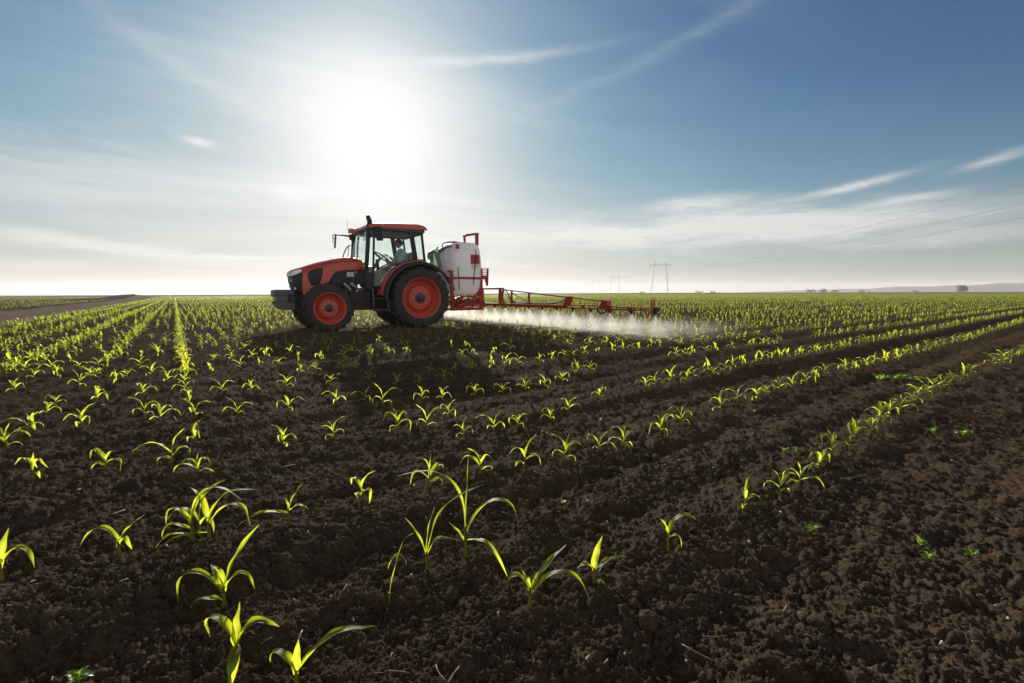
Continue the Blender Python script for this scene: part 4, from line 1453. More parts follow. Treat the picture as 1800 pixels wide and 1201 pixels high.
def build_sprayer():
    S = empty('sprayer', (TR_O[0], TR_O[1], -0.02), math.atan2(TR_H[1], TR_H[0]))
    tag(S, 'red field sprayer with a white tank and a long boom behind the tractor', 'sprayer')
    # tank
    t = MB()
    rings = []
    for z, x0, x1, yw in ((0.82, -1.42, -1.74, .34), (0.835, -1.30, -1.82, .46), (0.90, -1.18, -1.92, .58), (1.05, -1.10, -1.99, .66), (1.30, -1.07, -2.03, .69), (1.60, -1.07, -2.04, .69), (1.85, -1.08, -2.02, .685),
                          (2.05, -1.10, -1.99, .675), (2.075, -1.11, -1.985, .668), (2.09, -1.10, -1.99, .675), (2.20, -1.13, -1.95, .66), (2.27, -1.17, -1.90, .62), (2.30, -1.25, -1.82, .54)):
        cx, hx = (x0 + x1) / 2, (x0 - x1) / 2
        ring = []
        for k in range(40):
            a = 6.283185 * k / 40
            c, s = math.cos(a), math.sin(a)
            p = 2 / 5.5
            ring.append((cx + hx * abs(c) ** p * (1 if c > 0 else -1), yw * abs(s) ** p * (1 if s > 0 else -1), z))
        rings.append(ring)
    t.ring_loft(rings)
    # front bulge toward the tractor
    rings = []
    for z, x1, yw in ((0.98, -1.02, .40), (1.10, -0.95, .50), (1.9, -0.93, .52), (2.14, -0.96, .50), (2.22, -1.02, .42)):
        ring = []
        for k in range(24):
            a = 6.283185 * k / 24
            c, s = math.cos(a), math.sin(a)
            p = 2 / 4.5
            cx, hx = (x1 - 1.3) / 2, (x1 + 1.3) / 2
            ring.append((cx + hx * abs(c) ** p * (1 if c > 0 else -1), -0.12 + yw * abs(s) ** p * (1 if s > 0 else -1), z))
        rings.append(ring)
    t.ring_loft(rings)
    tank = t.build('tank', M_TANK, S, angle=50)
    l = MB(); l.lathe([(0.17, 2.27), (0.17, 2.335), (0.14, 2.345), (0.001, 2.345)], 24, (-1.48, -.1, 0), 'Z'); l.lathe([(0.06, 2.28), (0.06, 2.34), (0.001, 2.34)], 16, (-1.28, .30, 0), 'Z'); l.build('tank_lid', M_DARK, tank)
    lb = MB(); lb.box((0.285, 0.004, 0.255), (-1.735, 0.6925, 1.835)); lb.build('red_label', M_LABELR, tank)
    lb = MB(); lb.box((0.27, 0.004, 0.12), (-1.735, 0.694, 1.64)); lb.build('white_label', M_WHITE, tank)
    lb = MB(); lb.box((0.12, 0.004, 0.13), (-1.20, 0.672, 2.16)); lb.build('small_red_label', M_LABELR, tank)
    hs = MB(); hs.tube(smooth_path([(-1.73, .70, 2.09), (-1.75, .725, 2.0), (-1.735, .72, 1.80), (-1.69, .73, 1.5), (-1.66, .735, 1.28), (-1.665, .72, 1.11)], 6), 0.013, 8); hs.build('level_hose', M_HOSE, tank)
    sg = MB(); sg.tube([(-1.20, .70, 1.62), (-1.22, .70, 1.2), (-1.23, .69, 1.0)], 0.014, 8); sg.build('sight_tube', M_GREY, tank)
    hp = MB(); hp.tube(smooth_path([(-0.98, .10, 2.2), (-1.05, .22, 2.30), (-1.25, .40, 2.31), (-1.42, .42, 2.30)], 5), 0.018, 8)
    hp.tube(smooth_path([(-0.92, .20, 2.02), (-0.95, .34, 2.12), (-1.08, .45, 2.17), (-1.20, .48, 2.15)], 5), 0.018, 8)
    hp.build('filling_hose', M_HOSE, tank)
    # red pipe arch on top
    p = MB()
    p.tube([(-1.57, .40, 2.27), (-1.56, .40, 2.48), (-1.60, .40, 2.515), (-1.92, .40, 2.575)], 0.034, 10)
    p.box((0.085, 0.085, 0.34), (-1.955, .40, 2.42), bev=0.012)
    p.box((0.10, 0.10, 0.06), (-1.955, .40, 2.575), bev=0.015)
    p.box((0.085, 0.085, 0.06), (-1.565, .40, 2.49), bev=0.015)
    p.build('pipe_arch', M_FRED, S)
    # green valve group in front of the tank
    g = MB()
    g.tube(smooth_path([(-0.90, .02, 2.05), (-0.88, .05, 2.0), (-0.86, .08, 1.95), (-0.88, .10, 1.85), (-0.93, .14, 1.6)], 4), [.03, .045, .06, .075, .08, .08, .08, .075, .075, .07, .07, .065, .06, .06, .055, .055, .05][:17], 12)
    g.tube(smooth_path([(-0.86, .06, 2.02), (-0.80, -.12, 2.06), (-0.78, -.28, 2.02), (-0.79, -.36, 1.94), (-0.80, -.32, 1.88)], 5), .042, 10)
    g.tube([(-0.80, -.18, 2.02), (-0.80, -.16, 1.70)], .055, 10)
    g.tube([(-0.92, .16, 2.08), (-0.92, .30, 2.10)], .06, 10)
    g.build('green_valve', M_GREENP, S)
    wv = MB(); wv.box((0.14, 0.30, 0.36), (-0.80, -.25, 1.62), bev=0.05); wv.build('rinse_tank', M_TANK, S)
    # frame
    f = MB()
    for s in (1, -1):
        f.beam((-1.045, s * .60, 1.52), (-1.045, s * .60, 0.42), 0.07, 0.08, 0.008)
        f.beam((-1.95, s * .60, 1.58), (-1.95, s * .60, 0.42), 0.07, 0.09, 0.008)
        f.beam((-1.045, s * .715, 1.31), (-1.98, s * .715, 1.31), 0.04, 0.065, 0.008)
        f.beam((-1.0, s * .60, 0.45), (-2.04, s * .60, 0.45), 0.08, 0.07, 0.008)
        f.beam((-1.05, s * .60, 1.20), (-1.12, s * .60, .98), 0.04, 0.04, 0.006)
        f.beam((-1.10, s * .60, .46), (-1.95, s * .60, .80), 0.04, 0.05, 0.006)
    for x in (-1.045, -1.95):
        f.beam((x, -.62, 0.455), (x, .62, 0.455), 0.07, 0.07, 0.008)
        f.beam((x, -.62, 0.80), (x, .62, 0.80), 0.05, 0.05, 0.008)
    f.beam((-1.03, -.62, 1.31), (-1.03, .62, 1.31), 0.04, 0.065, 0.008)
    f.beam((-1.045, -.62, 1.50), (-1.045, .62, 1.50), 0.05, 0.05, 0.008)
    # slotted boom lift mast at the back
    for s in (1, -1):
        y = s * .60
        f.beam((-2.19, y, 1.60), (-2.17, y, 1.10), 0.04, 0.055, 0.006)
        f.beam((-1.99, y, 1.58), (-1.99, y, 0.95), 0.05, 0.05, 0.006)
        for z in (1.585, 1.53, 1.475, 1.42):
            f.beam((-1.99, y, z), (-2.19, y, z - 0.005), 0.03, 0.022, 0.004)
        f.prism([(-1.98, 1.40), (-2.19, 1.39), (-2.185, 1.10), (-2.14, 1.12), (-2.09, 1.28), (-2.03, 1.31), (-2.0, 1.22), (-1.98, 1.1)], y - .015, y + .015)
    f.build('frame', M_FRED, S)
    # pump, hoses and pipework under the tank
    pu = MB()
    pu.box((0.24, 0.30, 0.24), (-1.30, .28, 0.62), bev=0.05)
    pu.lathe([(0.10, -.12), (0.12, 0), (0.10, .12), (0.001, .12)], 16, (-1.62, .46, .64))
    pu.build('pump', M_GREY, S)
    ho = MB()
    rg = random.Random(5)
    for i in range(8):
        x = -1.15 - 0.1 * i
        ho.tube(smooth_path([(x, .52, .86), (x + rg.uniform(-.08, .08), .56, .72), (x + rg.uniform(-.10, .10), .54, .60), (x + rg.uniform(-.12, .12), .5, .50)], 4), rg.choice((.012, .018, .022)), 8)
    ho.tube(smooth_path([(-1.1, .58, .62), (-1.4, .60, .54), (-1.7, .58, .60), (-1.95, .62, .56), (-2.15, .7, .54)], 5), .018, 8)
    ho.build('pump_hoses', M_FRED, S)
    cn = MB(); cn.tube([(-2.02, .36, 0.98), (-2.03, .38, 0.80), (-2.04, .40, 0.62), (-2.05, .40, 0.55)], [.05, .10, .14, .12], 14); cn.build('hose_cover', M_GREY, S)
    build_boom(S, 1)
    build_boom(S, -1)
    return S


NOZ = []


def build_boom(S, s):
    X = -2.2
    b = MB()
    V = lambda y, z, x=X: (x, s * y, z)
    # centre frame and inner section
    b.beam(V(0.0, 1.02), V(1.44, 1.015), .05, .05, .008)
    b.beam(V(0.0, .575), V(4.12, .575), .055, .075, .008)
    b.beam(V(.16, 1.04), V(.16, .42), .06, .08, .008)
    b.beam(V(.30, 1.02), V(.30, .58), .04, .05, .008)
    b.beam(V(1.265, 1.01), V(1.265, .59), .06, .085, .008)
    b.beam(V(1.45, 1.00), V(1.36, .80), .04, .055, .008)
    b.beam(V(1.36, .80), V(1.47, .60), .04, .055, .008)
    b.tube([V(1.52, .985), V(1.85, .955), V(2.65, .90), V(4.17, .79)], .016, 8)
    b.beam(V(1.85, .955), V(1.85, .60), .035, .05, .006)
    b.beam(V(2.65, .90), V(2.65, .60), .035, .05, .006)
    b.tube([V(1.48, .92), V(1.80, .68)], .009, 6)
    b.tube([V(1.88, .90), V(2.60, .65)], .008, 6)
    b.beam(V(.3, .60), V(1.26, .56), .04, .04, .006)
    # hinge plates
    q = [(4.17, .815), (4.30, .815), (4.22, .60), (4.05, .60)]
    b.ring_loft([[V(y, z, X - .05) for y, z in q], [V(y, z, X + .05) for y, z in q]])
    # middle and outer sections: an open channel with slots
    def channel(y0, y1, zt, zb_, tap):
        b.beam(V(y0, zt), V(y1, zt - tap), .07, .022, .004)
        b.beam(V(y0, zb_), V(y1, zb_ + tap * .3), .06, .026, .004)
        n = int((y1 - y0) / 0.28)
        for k in range(n + 1):
            y = y0 + (y1 - y0) * k / n
            if k % 2 == 0 or k == n:
                b.beam(V(max(y0, y - .05), (zt + zb_) / 2 - tap * k / n * .35), V(min(y1, y + .05), (zt + zb_) / 2 - tap * k / n * .35), .012, abs(zt - zb_) - .01, 0)
    channel(4.10, 5.24, .618, .560, .0)
    b.tube([V(4.27, .79), V(5.30, .715)], .014, 8)
    q = [(5.30, .745), (5.44, .735), (5.47, .58), (5.38, .55), (5.22, .57)]
    b.ring_loft([[V(y, z, X - .06) for y, z in q], [V(y, z, X + .06) for y, z in q]])
    for k in range(3):
        b.tube([V(5.36 + .02 * k, .70 - .05 * k, X + .04), V(5.36 + .02 * k, .70 - .05 * k, X + .10)], .022, 8)
    channel(5.42, 6.60, .615, .562, .012)
    for y in (6.535, 6.59):
        b.beam(V(y, .60, X), V(y - .005, .77, X), .02, .02, .003)
    b.tube(smooth_path([V(6.40, .58), V(6.41, .50), V(6.435, .46), V(6.455, .50), V(6.46, .58)], 4), .010, 6)
    boom = b.build('boom', M_FRED, S)
    e = MB(); e.box((.09, .07, .085), V(6.64, .588), bev=.008); e.build('boom_end_cap', M_DARK, boom)
    h = MB()
    h.tube(smooth_path([V(1.46, .94, X + .05), V(1.55, .985, X + .05), V(1.68, .93, X + .05), V(1.82, .80, X + .05), V(1.95, .69, X + .05), V(2.15, .645, X + .05), V(2.8, .635, X + .04), V(3.5, .64, X + .04), V(3.9, .68, X + .04), V(4.17, .76, X + .03)], 6), .016, 8)
    h.tube(smooth_path([V(5.14, .56, X + .05), V(5.22, .50, X + .06), V(5.32, .475, X + .06), V(5.40, .50, X + .05), V(5.43, .56, X + .04)], 5), .016, 8)
    h.tube(smooth_path([V(.2, .56), V(.35, .50), V(.55, .53), V(.8, .49), V(1.0, .54), V(1.3, .50), V(1.5, .52)], 5), .012, 8)
    h.build('boom_hose', M_HOSE, boom)
    wr = MB(); wr.tube(smooth_path([V(4.72, .56, X), V(4.76, .52, X), V(4.72, .50, X), V(4.75, .45, X), V(4.78, .30, X), V(4.82, .17, X), V(4.88, .145, X), V(4.93, .19, X), V(4.91, .25, X), V(4.86, .28, X)], 4), .004, 6); wr.build('loose_wire', M_DARK, boom)
    for k in range(12):
        y = 0.38 + 0.5655 * k
        n = MB()
        n.box((.05, .06, .035), V(y, .535), bev=.008)
        n.lathe([(.018, .50), (.020, .52), (.014, .54)], 10, V(y, 0), 'Z')
        n.lathe([(.008, .478), (.015, .485), (.017, .51)], 10, V(y + .012, 0), 'Z')
        n.box((.03, .03, .02), V(y - .03, .53), bev=.004)
        n.build('nozzle', M_DARK, boom)
        NOZ.append((X, s * (y + .012), .476))


def build_driver():
    P = empty('person', (TR_O[0], TR_O[1], -0.02), math.atan2(TR_H[1], TR_H[0]))
    tag(P, 'driver in a pale blue shirt sitting at the steering wheel inside the tractor cab', 'person')
    # joints: (position, radius)
    J = [((0.10, 0, 1.53), .155), ((0.11, 0, 1.66), .150), ((0.13, 0, 1.84), .165), ((0.15, 0, 1.98), .125), ((0.175, 0, 2.05), .062), ((0.19, 0, 2.11), .060)]
    E = [(0, 1), (1, 2), (2, 3), (3, 4), (4, 5)]
    def chain(start, pts):
        prev = start
        for p, r in pts:
            J.append((p, r)); E.append((prev, len(J) - 1)); prev = len(J) - 1
        return prev
    for s in (1, -1):
        chain(3, [((0.15, s * .12, 1.985), .085), ((0.16, s * .20, 1.955), .075), ((0.23, s * .245, 1.82), .055), ((0.32, s * .25, 1.70), .047), ((0.44, s * .21, 1.76), .040), ((0.545, s * .165, 1.85), .028)])
        chain(0, [((0.16, s * .10, 1.54), .11), ((0.36, s * .13, 1.57), .090), ((0.55, s * .14, 1.56), .068), ((0.66, s * .14, 1.36), .058), ((0.74, s * .14, 1.14), .042), ((0.84, s * .14, 1.10), .040)])
    def skinned(name, J, E, mat, parent, root=0, sub=2):
        me = bpy.data.meshes.new(name)
        me.from_pydata([j[0] for j in J], E, [])
        o = link(name, me, mat, parent)
        md = o.modifiers.new('skin', 'SKIN'); md.use_smooth_shade = True
        for i, (p, r) in enumerate(J):
            sv = me.skin_vertices[0].data[i]
            sv.radius = (r, r) if i > 3 or name != 'body' else (r * 0.78, r)
            sv.use_root = (i == root)
        sb = o.modifiers.new('sub', 'SUBSURF'); sb.levels = sub; sb.render_levels = sub
        return o
    m_skin = plain("skin", (0.42, 0.24, 0.165), 0.55, var=0.06)
    m_shirt = plain("shirt_fabric", (0.42, 0.54, 0.62), 0.85, var=0.08, scale=14)
    m_trou = plain("trouser_fabric", (0.05, 0.06, 0.085), 0.9)
    m_hair = plain("hair", (0.022, 0.017, 0.014), 0.7, scale=40)
    body = skinned('body', J, E, m_skin, P)
    # clothes: shirt over trunk and upper arms, trousers over the legs
    JS = [(p, r + .012) for p, r in J[:4]]; ES = [(0, 1), (1, 2), (2, 3)]
    k = 6
    for s in (1, -1):
        prev = 3
        for q in range(4):
            p, r = J[k + q]
            JS.append((p, r + .014)); ES.append((prev, len(JS) - 1)); prev = len(JS) - 1
        k += 12
    skinned('shirt', JS, ES, m_shirt, body)
    JT = [(J[0][0], J[0][1] + .012)]; ET = []
    k = 12
    for s in (1, -1):
        prev = 0
        for q in range(5):
            p, r = J[k + q]
            JT.append((p, r + .014)); ET.append((prev, len(JT) - 1)); prev = len(JT) - 1
        k += 12
    skinned('trousers', JT, ET, m_trou, body)
    # head with face
    h = MB()
    rings = []
    cx, cz = 0.215, 2.225
    for i in range(15):
        a = math.pi * i / 14
        z = -math.cos(a)
        rr = math.sin(a)
        ring = []
        for k in range(24):
            b = 6.283185 * k / 24
            x = math.cos(b) * rr * .098; y = math.sin(b) * rr * .076
            zz = z * .125
            if z < -0.1:
                x += .012 * rr; y *= 1 + 0.22 * (z + .1); x *= 1 + .12 * (z + .1)
            cb = math.cos(b)
            if cb > .5:
                if abs(z + .12) < .22 and abs(math.sin(b)) < .32:
                    x += .020 * (1 - abs(math.sin(b)) / .32) * (1 - abs(z + .12) / .22)      # nose
                if abs(z - .02) < .12 and .2 < abs(math.sin(b)) < .6:
                    x -= .007                                                              # eye sockets
            ring.append((cx + x, y, cz + zz))
        rings.append(ring)
    h.ring_loft(rings, False)
    for s in (1, -1):
        h.box((.030, .018, .055), (cx - .005, s * .078, cz - .012), (0, .15, s * -.25), .008, 2)
    head = h.build('head', m_skin, body, angle=180)
    hr = MB()
    rings = []
    for i in range(9):
        a = 0.02 + (math.pi * 0.60) * i / 8
        ring = []
        for k in range(24):
            b = 6.283185 * k / 24
            lim = 1.0
            front = max(0, math.cos(b))
            aa = a * (1 - 0.42 * front)
            ring.append((cx - .004 + math.cos(b) * math.sin(aa) * .107, math.sin(b) * math.sin(aa) * .085, cz + math.cos(aa) * .134))
        rings.append(ring)
    hr.ring_loft(rings, False)
    hr.build('hair', m_hair, head, angle=180)
    ey = MB()
    for s in (1, -1):
        ey.lathe([(.0005, .010), (.006, .0085), (.010, .003), (.011, -.004)], 10, (cx + .078, s * .030, cz + .004), 'X')
    ey.build('eyes', M_WHITE, head)
    mo = MB(); mo.box((.008, .045, .008), (cx + .094, 0, cz - .070), bev=.003); mo.build('mouth', plain("lips", (.30, .11, .09), .5), head)
    # hands closed round the wheel rim
    for s in (1, -1):
        base = Vector((0.555, s * .160, 1.855))
        JH = [(tuple(base), .026), ((0.60, s * .165, 1.885), .034), ((0.635, s * .168, 1.905), .030)]
        EH = [(0, 1), (1, 2)]
        o = skinned('hand', JH, EH, m_skin, body, 0, 1)
        for f_ in range(4):
            fy = s * (.140 + .017 * f_)
            L = (.9, 1.05, 1.0, .8)[f_]
            JF = [((0.628, fy, 1.902), .0095), ((0.652, fy, 1.910 + .004 * L), .009), ((0.676, fy, 1.898), .0085), ((0.684, fy, 1.878 - .004 * L), .0075)]
            skinned('finger', JF, [(0, 1), (1, 2), (2, 3)], m_skin, o, 0, 1)
        JF = [((0.60, s * .145, 1.880), .012), ((0.625, s * .122, 1.872), .010), ((0.650, s * .118, 1.864), .0085)]
        skinned('thumb', JF, [(0, 1), (1, 2)], m_skin, o, 0, 1)


build_tractor()
build_sprayer()
build_driver()


# ------------------------------------------------------------------ distance: power line, trees, hills
def build_pylons():
    m = plain("pylon_steel", (0.42, 0.43, 0.44), 0.6, 0.1, var=0.05)
    spots = [(93, 290), (110, 492), (126, 694), (141, 896)]
    labs = ['tall portal shaped power pylon nearest of the line, right of the sprayer boom', 'second power pylon of the line, smaller and paler in the haze',
            'third faint power pylon of the line, far off above the boom', 'farthest and faintest power pylon of the line on the horizon']
    line = math.atan2(15, 220)
    first = None
    for i, (x, y) in enumerate(spots):
        P = empty('power_pylon', (x, y, 0), -line)
        tag(P, labs[i], 'pylon', 'power pylons along the line')
        if first is None:
            for s in (-1, 1):
                b = MB()
                # four slim chords and lacing
                for dx, dy in ((-.28, -.28), (.28, -.28), (.28, .28), (-.28, .28)):
                    b.beam((s * 5.3 + dx * 1.2, dy * 1.2, -0.3), (s * 3.2 + dx * .5, dy * .5, 20.6), .075, .075)
                n = 13
                for k in range(n):
                    u0, u1 = k / n, (k + 1) / n
                    a = Vector((s * (5.3 - 2.1 * u0), 0, 20.6 * u0)); c = Vector((s * (5.3 - 2.1 * u1), 0, 20.6 * u1))
                    w0, w1 = .28 * (1.2 - .7 * u0), .28 * (1.2 - .7 * u1)
                    sg = 1 if k % 2 else -1
                    b.beam(a + Vector((-sg * w0, -w0, 0)), c + Vector((sg * w1, -w1, 0)), .05, .05)
                    b.beam(a + Vector((-sg * w0, w0, 0)), c + Vector((sg * w1, w1, 0)), .05, .05)
                b.build('leg', m, P, False)
            b = MB()
            for dz in (-.35, .35):
                b.beam((-6.7, 0, 18.3 + dz * .3), (0, 0, 18.3 + dz), .10, .10); b.beam((0, 0, 18.3 + dz), (6.7, 0, 18.3 + dz * .3), .10, .10)
            for k in range(12):
                x0 = -6.2 + 12.4 * k / 12; x1 = x0 + 12.4 / 12
                sg = .25 if k % 2 else -.25
                b.beam((x0, 0, 18.3 - sg), (x1, 0, 18.3 + sg), .05, .05)
            b.build('crossarm', m, P, False)
            for xx in (-6.0, 0, 6.0):
                b = MB(); b.lathe([(.02, 0), (.10, -.1), (.03, -.2), (.10, -.4), (.03, -.5), (.10, -.8), (.03, -.9), (.10, -1.2), (.02, -1.4)], 8, (xx, 0, 18.1), 'Z'); b.build('insulator', m, P)
            first = P
        else:
            for ch in first.children:
                o = ch.copy(); C.objects.link(o); o.parent = P
    # wires: near span sweeping out of the frame on the right, then pylon to pylon
    mw = plain("wire", (0.06, 0.06, 0.062), 0.5, 0.5, var=0.02)
    rt = Vector((math.cos(line), -math.sin(line), 0))
    names = ['left', 'middle', 'right']
    through = [(61.89, 57.0, 13.49), (68.68, 63.0, 12.52), (76.54, 70.0, 11.82)]
    sag0 = 4.5
    near = []
    for (qx, qy, qz), off in zip(through, (-6.0, 0, 6.0)):
        px, py = 93 + rt.x * off, 290 + rt.y * off
        u = (qy + 10.0) / (py + 10.0)
        near.append((px + (qx - px) * (py + 10.0) / (py - qy), -10.0, (qz + 4 * sag0 * u * (1 - u) - 16.7 * u) / (1 - u)))
    tags = ['lowest of the three power lines sweeping to the right edge', 'middle of the three power lines sweeping to the right edge', 'topmost of the three power lines at the right edge']
    order = [2, 1, 0]
    for k, off in enumerate((-6.0, 0, 6.0)):
        pts = [Vector(near[k])]
        for (x, y) in spots:
            pts.append(Vector((x, y, 16.7)) + rt * off)
        b = MB()
        for a, c in zip(pts[:-1], pts[1:]):
            L = []
            n = 28
            sag = sag0 if a is pts[0] else 2.6
            for j in range(n + 1):
                u = j / n
                p = a.lerp(c, u); p.z -= sag * 4 * u * (1 - u)
                L.append(p)
            b.tube(L, .032, 5)
        o = b.build('power_line', mw)
        tag(o, [tags[2], tags[1], tags[0]][k], 'power line', 'wires of the power line')


def build_tree(x, y, W, H, label, seed, low=False):
    rng = np.random.default_rng(seed)
    T = empty('tree' if not low else 'bush', (x, y, 0))
    tag(T, label, 'tree' if not low else 'bush', 'trees and bushes on the horizon')
    b = MB()
    h0 = H * (0.10 if low else 0.28)
    b.tube([(0, 0, -.2), (.1, .05, h0), (.0, .1, H * .55), (.1, 0, H * .8)], [H * .035, H * .028, H * .018, H * .008], 7)
    for k in range(6):
        a = k * 1.05 + rng.uniform(-.3, .3)
        b.tube([(0.05, 0.05, h0 + k * .05 * H), (math.cos(a) * W * .2, math.sin(a) * W * .2, H * .5), (math.cos(a) * W * .36, math.sin(a) * W * .36, H * .66)], [H * .016, H * .010, H * .004], 5)
    b.build('trunk', M_BARK, T)
    vs = []; n = 0
    lumps = []
    for k in range(15 if not low else 11):
        a = rng.uniform(0, 6.28); rr = W * .5 * rng.uniform(0.1, .72)
        zz = rng.uniform(.26, .80) * H if not low else rng.uniform(.2, .7) * H
        lumps.append((rr * math.cos(a), rr * math.sin(a), zz, rng.uniform(.16, .30) * min(W, H * 1.6)))
    for lx, ly, lz, lr in lumps:
        m = 170
        d = rng.normal(size=(m, 3)); d /= np.linalg.norm(d, axis=1)[:, None]
        p = d * (lr * rng.uniform(.45, 1.05, (m, 1))) * [1, 1, .72] + [lx, ly, lz]
        sz = 0.045 * H * rng.uniform(.6, 1.4, (m, 1))
        t1 = rng.normal(size=(m, 3)); t1 /= np.linalg.norm(t1, axis=1)[:, None]
        t2 = np.cross(t1, rng.normal(size=(m, 3))); t2 /= np.linalg.norm(t2, axis=1)[:, None]
        q = np.stack([p - t1 * sz, p + t2 * sz * .6, p + t1 * sz, p - t2 * sz * .6], 1)
        vs.append(q.reshape(-1, 3)); n += m
    V = np.concatenate(vs); V[:, 2] = np.maximum(V[:, 2], 0.05)
    link('crown', mesh_np('crown', V, [np.arange(4 * n).reshape(n, 4)], False, np.full((4 * n, 2), 0.3)), M_TREE, T)


M_BARK = plain("bark", (0.07, 0.055, 0.042), 0.9)
M_TREE = leaf_material("tree_leaf", (0.022, 0.045, 0.012, 1), (0.045, 0.075, 0.020, 1), (0.12, 0.17, 0.03, 1), 0.35, 0.6, vein=False)


def polar(px_az, r):
    return r * math.sin(R(px_az)), r * math.cos(R(px_az))


def build_distance():
    for az, r, W, H, lab, sd, low in ((44.4, 620, 10.5, 7.4, 'lone round tree on the horizon at the right', 1, False), (33.0, 640, 13, 4.6, 'left bush of the dark clump on the horizon left of the lone tree', 2, True),
                                      (34.1, 640, 11, 5.2, 'tallest bush of the dark clump on the horizon left of the lone tree', 3, True), (35.1, 660, 12, 3.6, 'right bush of the dark clump on the horizon left of the lone tree', 4, True),
                                      (37.3, 690, 20, 4.0, 'low wide bush nearest the lone tree on its left side', 5, True), (41.2, 700, 9, 3.0, 'small bush just left of the lone tree', 6, True),
                                      (22.2, 600, 14, 3.6, 'left bush of the hazy clump right of the nearest pylon', 7, True), (23.6, 600, 14, 3.0, 'right bush of the hazy clump right of the nearest pylon', 8, True),
                                      (15.8, 640, 10, 3.0, 'faint bush on the horizon left of the nearest pylon', 9, True)):
        x, y = polar(az, r)
        build_tree(x, y, W, H, lab, sd, low)
    # low hills
    m, t, out = new_mat("hazed_hill_cover")
    co = t.node('ShaderNodeTexCoord').outputs['Object']
    c = t.mix(t.noise(co, 0.012, 5), (0.050, 0.075, 0.095, 1), (0.075, 0.100, 0.115, 1))  # blue of the distant air is put into the hill colour
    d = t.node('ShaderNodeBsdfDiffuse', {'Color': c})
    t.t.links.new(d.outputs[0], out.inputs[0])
    az = np.linspace(24, 66, 150); rr = np.linspace(0, 1, 9)
    prof = np.clip((az - 26) / 24, 0, 1.1) * 27 + 2.5 * fbm(az * 0.35, az * 0 + 3.0, 3, 4) + 1.5
    prof *= np.clip((66 - az) / 6, 0, 1)
    A, Q = np.meshgrid(az, rr, indexing='ij')
    rad = 1950 + 350 * Q
    z = -2.0 + (prof[:, None] + 2.0) * np.sin(np.pi * Q) ** 0.8 * (1 + 0.15 * fbm(A * .9, Q * 4, 8, 3)) - 0.4
    v = np.stack([rad * np.sin(np.radians(A)), rad * np.cos(np.radians(A)), z], -1).reshape(-1, 3)
    idx = np.arange(150 * 9).reshape(150, 9)
    f = np.stack([idx[:-1, :-1], idx[:-1, 1:], idx[1:, 1:], idx[1:, :-1]], -1).reshape(-1, 4)
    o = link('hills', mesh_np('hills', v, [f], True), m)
    tag(o, kind='structure')


build_pylons()
build_distance()


# ------------------------------------------------------------------ spray and haze
def volume_box(name, lo, hi, mat, rz=0.0, loc=(0, 0, 0)):
    x0, y0, z0 = lo; x1, y1, z1 = hi
    v = np.array([(x0, y0, z0), (x1, y0, z0), (x1, y1, z0), (x0, y1, z0), (x0, y0, z1), (x1, y0, z1), (x1, y1, z1), (x0, y1, z1)])
    f = np.array([(3, 2, 1, 0), (4, 5, 6, 7), (0, 1, 5, 4), (1, 2, 6, 5), (2, 3, 7, 6), (3, 0, 4, 7)])
    o = link(name, mesh_np(name, v, [f], False), mat)
    o.location = loc
    o.rotation_euler = (0, 0, rz)
    return o


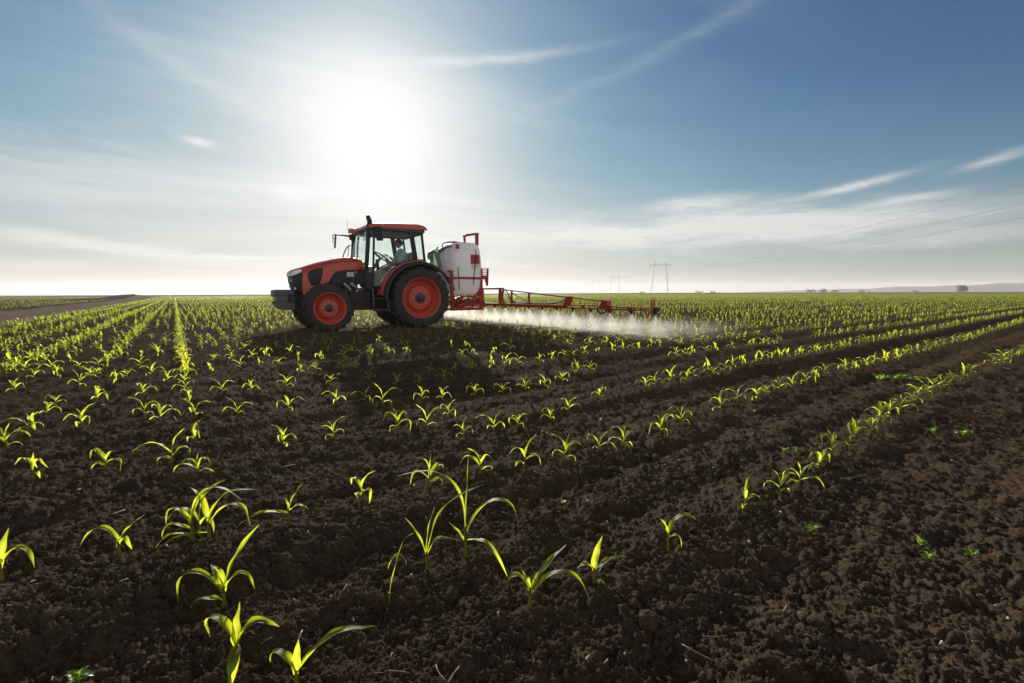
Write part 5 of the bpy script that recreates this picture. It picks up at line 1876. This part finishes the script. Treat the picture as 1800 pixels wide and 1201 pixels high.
def build_spray():
    rz = math.atan2(TR_H[1], TR_H[0])
    loc = (TR_O[0], TR_O[1], 0.0)
    def setup(name):
        m = bpy.data.materials.new(name); m.use_nodes = True
        t = NT(m.node_tree)
        out = t.node('ShaderNodeOutputMaterial')
        co = t.node('ShaderNodeTexCoord').outputs['Object']
        pv = t.node('ShaderNodeVolumePrincipled', {'Color': (0.97, 0.96, 0.94, 1), 'Anisotropy': 0.36})
        t.t.links.new(pv.outputs[0], out.inputs['Volume'])
        x, y, z = t.node('ShaderNodeSeparateXYZ', {0: co}).outputs
        return m, t, co, pv, x, y, z
    # fans right under the nozzles
    m, t, co, pv, x, y, z = setup("spray_fan")
    ya = t.math('ABSOLUTE', y)
    k = t.math('DIVIDE', t.math('SUBTRACT', ya, 0.392), 0.5655)
    fr = t.math('SUBTRACT', t.math('FRACT', t.math('ADD', k, 0.5)), 0.5)
    yy = t.math('ABSOLUTE', t.math('MULTIPLY', fr, 0.5655))
    drop = t.math('MAXIMUM', t.math('SUBTRACT', 0.480, z), 0.0)
    hw = t.math('ADD', 0.012, t.math('MULTIPLY', drop, 0.70))
    a = t.maprange(t.math('DIVIDE', yy, hw), 0.55, 1.0, 1, 0, True)
    ht = t.math('ADD', 0.030, t.math('MULTIPLY', drop, 0.30))
    xx = t.math('ABSOLUTE', t.math('ADD', t.math('ADD', x, 2.2), t.math('MULTIPLY', drop, 0.25)))
    b = t.maprange(t.math('DIVIDE', xx, ht), 0.2, 1.0, 1, 0, True)
    n = t.noise(t.vmath('MULTIPLY', co, (9.0, 9.0, 4.0)), 1.0, 4, 0.6)
    dens = t.math('MULTIPLY', t.math('MULTIPLY', a, b), t.math('DIVIDE', 0.33, t.math('ADD', hw, 0.05)))
    dens = t.math('MULTIPLY', dens, t.maprange(n, 0.3, 0.7, 0.55, 1.3))
    t.set(pv.inputs['Density'], dens)
    m.cycles.volume_step_rate = 0.07
    o = volume_box('spray_fans', (-2.55, -6.98, 0.06), (-2.06, 6.98, 0.482), m, rz, loc)
    tag(o, 'fine white spray fanning down from the nozzles of the boom', 'spray', kind='stuff')
    # drifting mist close to the ground
    m, t, co, pv, x, y, z = setup("spray_mist")
    n = t.noise(t.vmath('MULTIPLY', co, (1.5, 1.7, 3.2)), 1.0, 6, 0.62, 2.0, 0.4)
    n2 = t.noise(t.vmath('MULTIPLY', co, (0.5, 0.6, 0.5)), 1.0, 3, 0.5)
    top = t.math('ADD', 0.13, t.math('MULTIPLY', t.math('SUBTRACT', n2, 0.5), 0.30))
    top = t.math('ADD', top, t.maprange(x, -2.2, -4.5, 0.0, 0.09))
    vz = t.maprange(z, t.math('ADD', top, 0.14), t.math('SUBTRACT', top, 0.14), 0, 1, True)
    vx = t.math('MULTIPLY', t.maprange(x, -1.75, -2.5, 0, 1, True), t.maprange(x, -5.9, -2.7, 0, 1, True))
    vy = t.math('MULTIPLY', t.maprange(y, 7.4, 5.8, 0, 1, True), t.maprange(y, -7.4, -5.8, 0, 1, True))
    vy = t.math('MULTIPLY', vy, t.maprange(y, 7.0, 0.0, 0.62, 1.0))
    d = t.math('MULTIPLY', t.math('MULTIPLY', vx, vy), t.math('MULTIPLY', vz, t.maprange(n, 0.34, 0.66, 0.25, 1.35, True)))
    t.set(pv.inputs['Density'], t.math('MULTIPLY', d, 0.40))
    m.cycles.volume_step_rate = 0.22
    o = volume_box('spray_mist', (-6.5, -7.8, -0.12), (-1.7, 7.8, 0.60), m, rz, loc)
    tag(o, 'pale mist of spray drifting low over the crop behind the boom', 'mist', kind='stuff')


build_spray()


def build_haze():
    m = bpy.data.materials.new("haze"); m.use_nodes = True
    t = NT(m.node_tree)
    out = t.node('ShaderNodeOutputMaterial')
    pv = t.node('ShaderNodeVolumePrincipled', {'Color': (0.94, 0.965, 1.0, 1), 'Density': 0.00032, 'Anisotropy': 0.30})
    t.t.links.new(pv.outputs[0], out.inputs['Volume'])
    o = volume_box('haze', (-2600, -2600, -6), (2600, 2600, 44), m)
    tag(o, 'thin pale haze lying over the whole field', 'haze', kind='stuff')


build_haze()
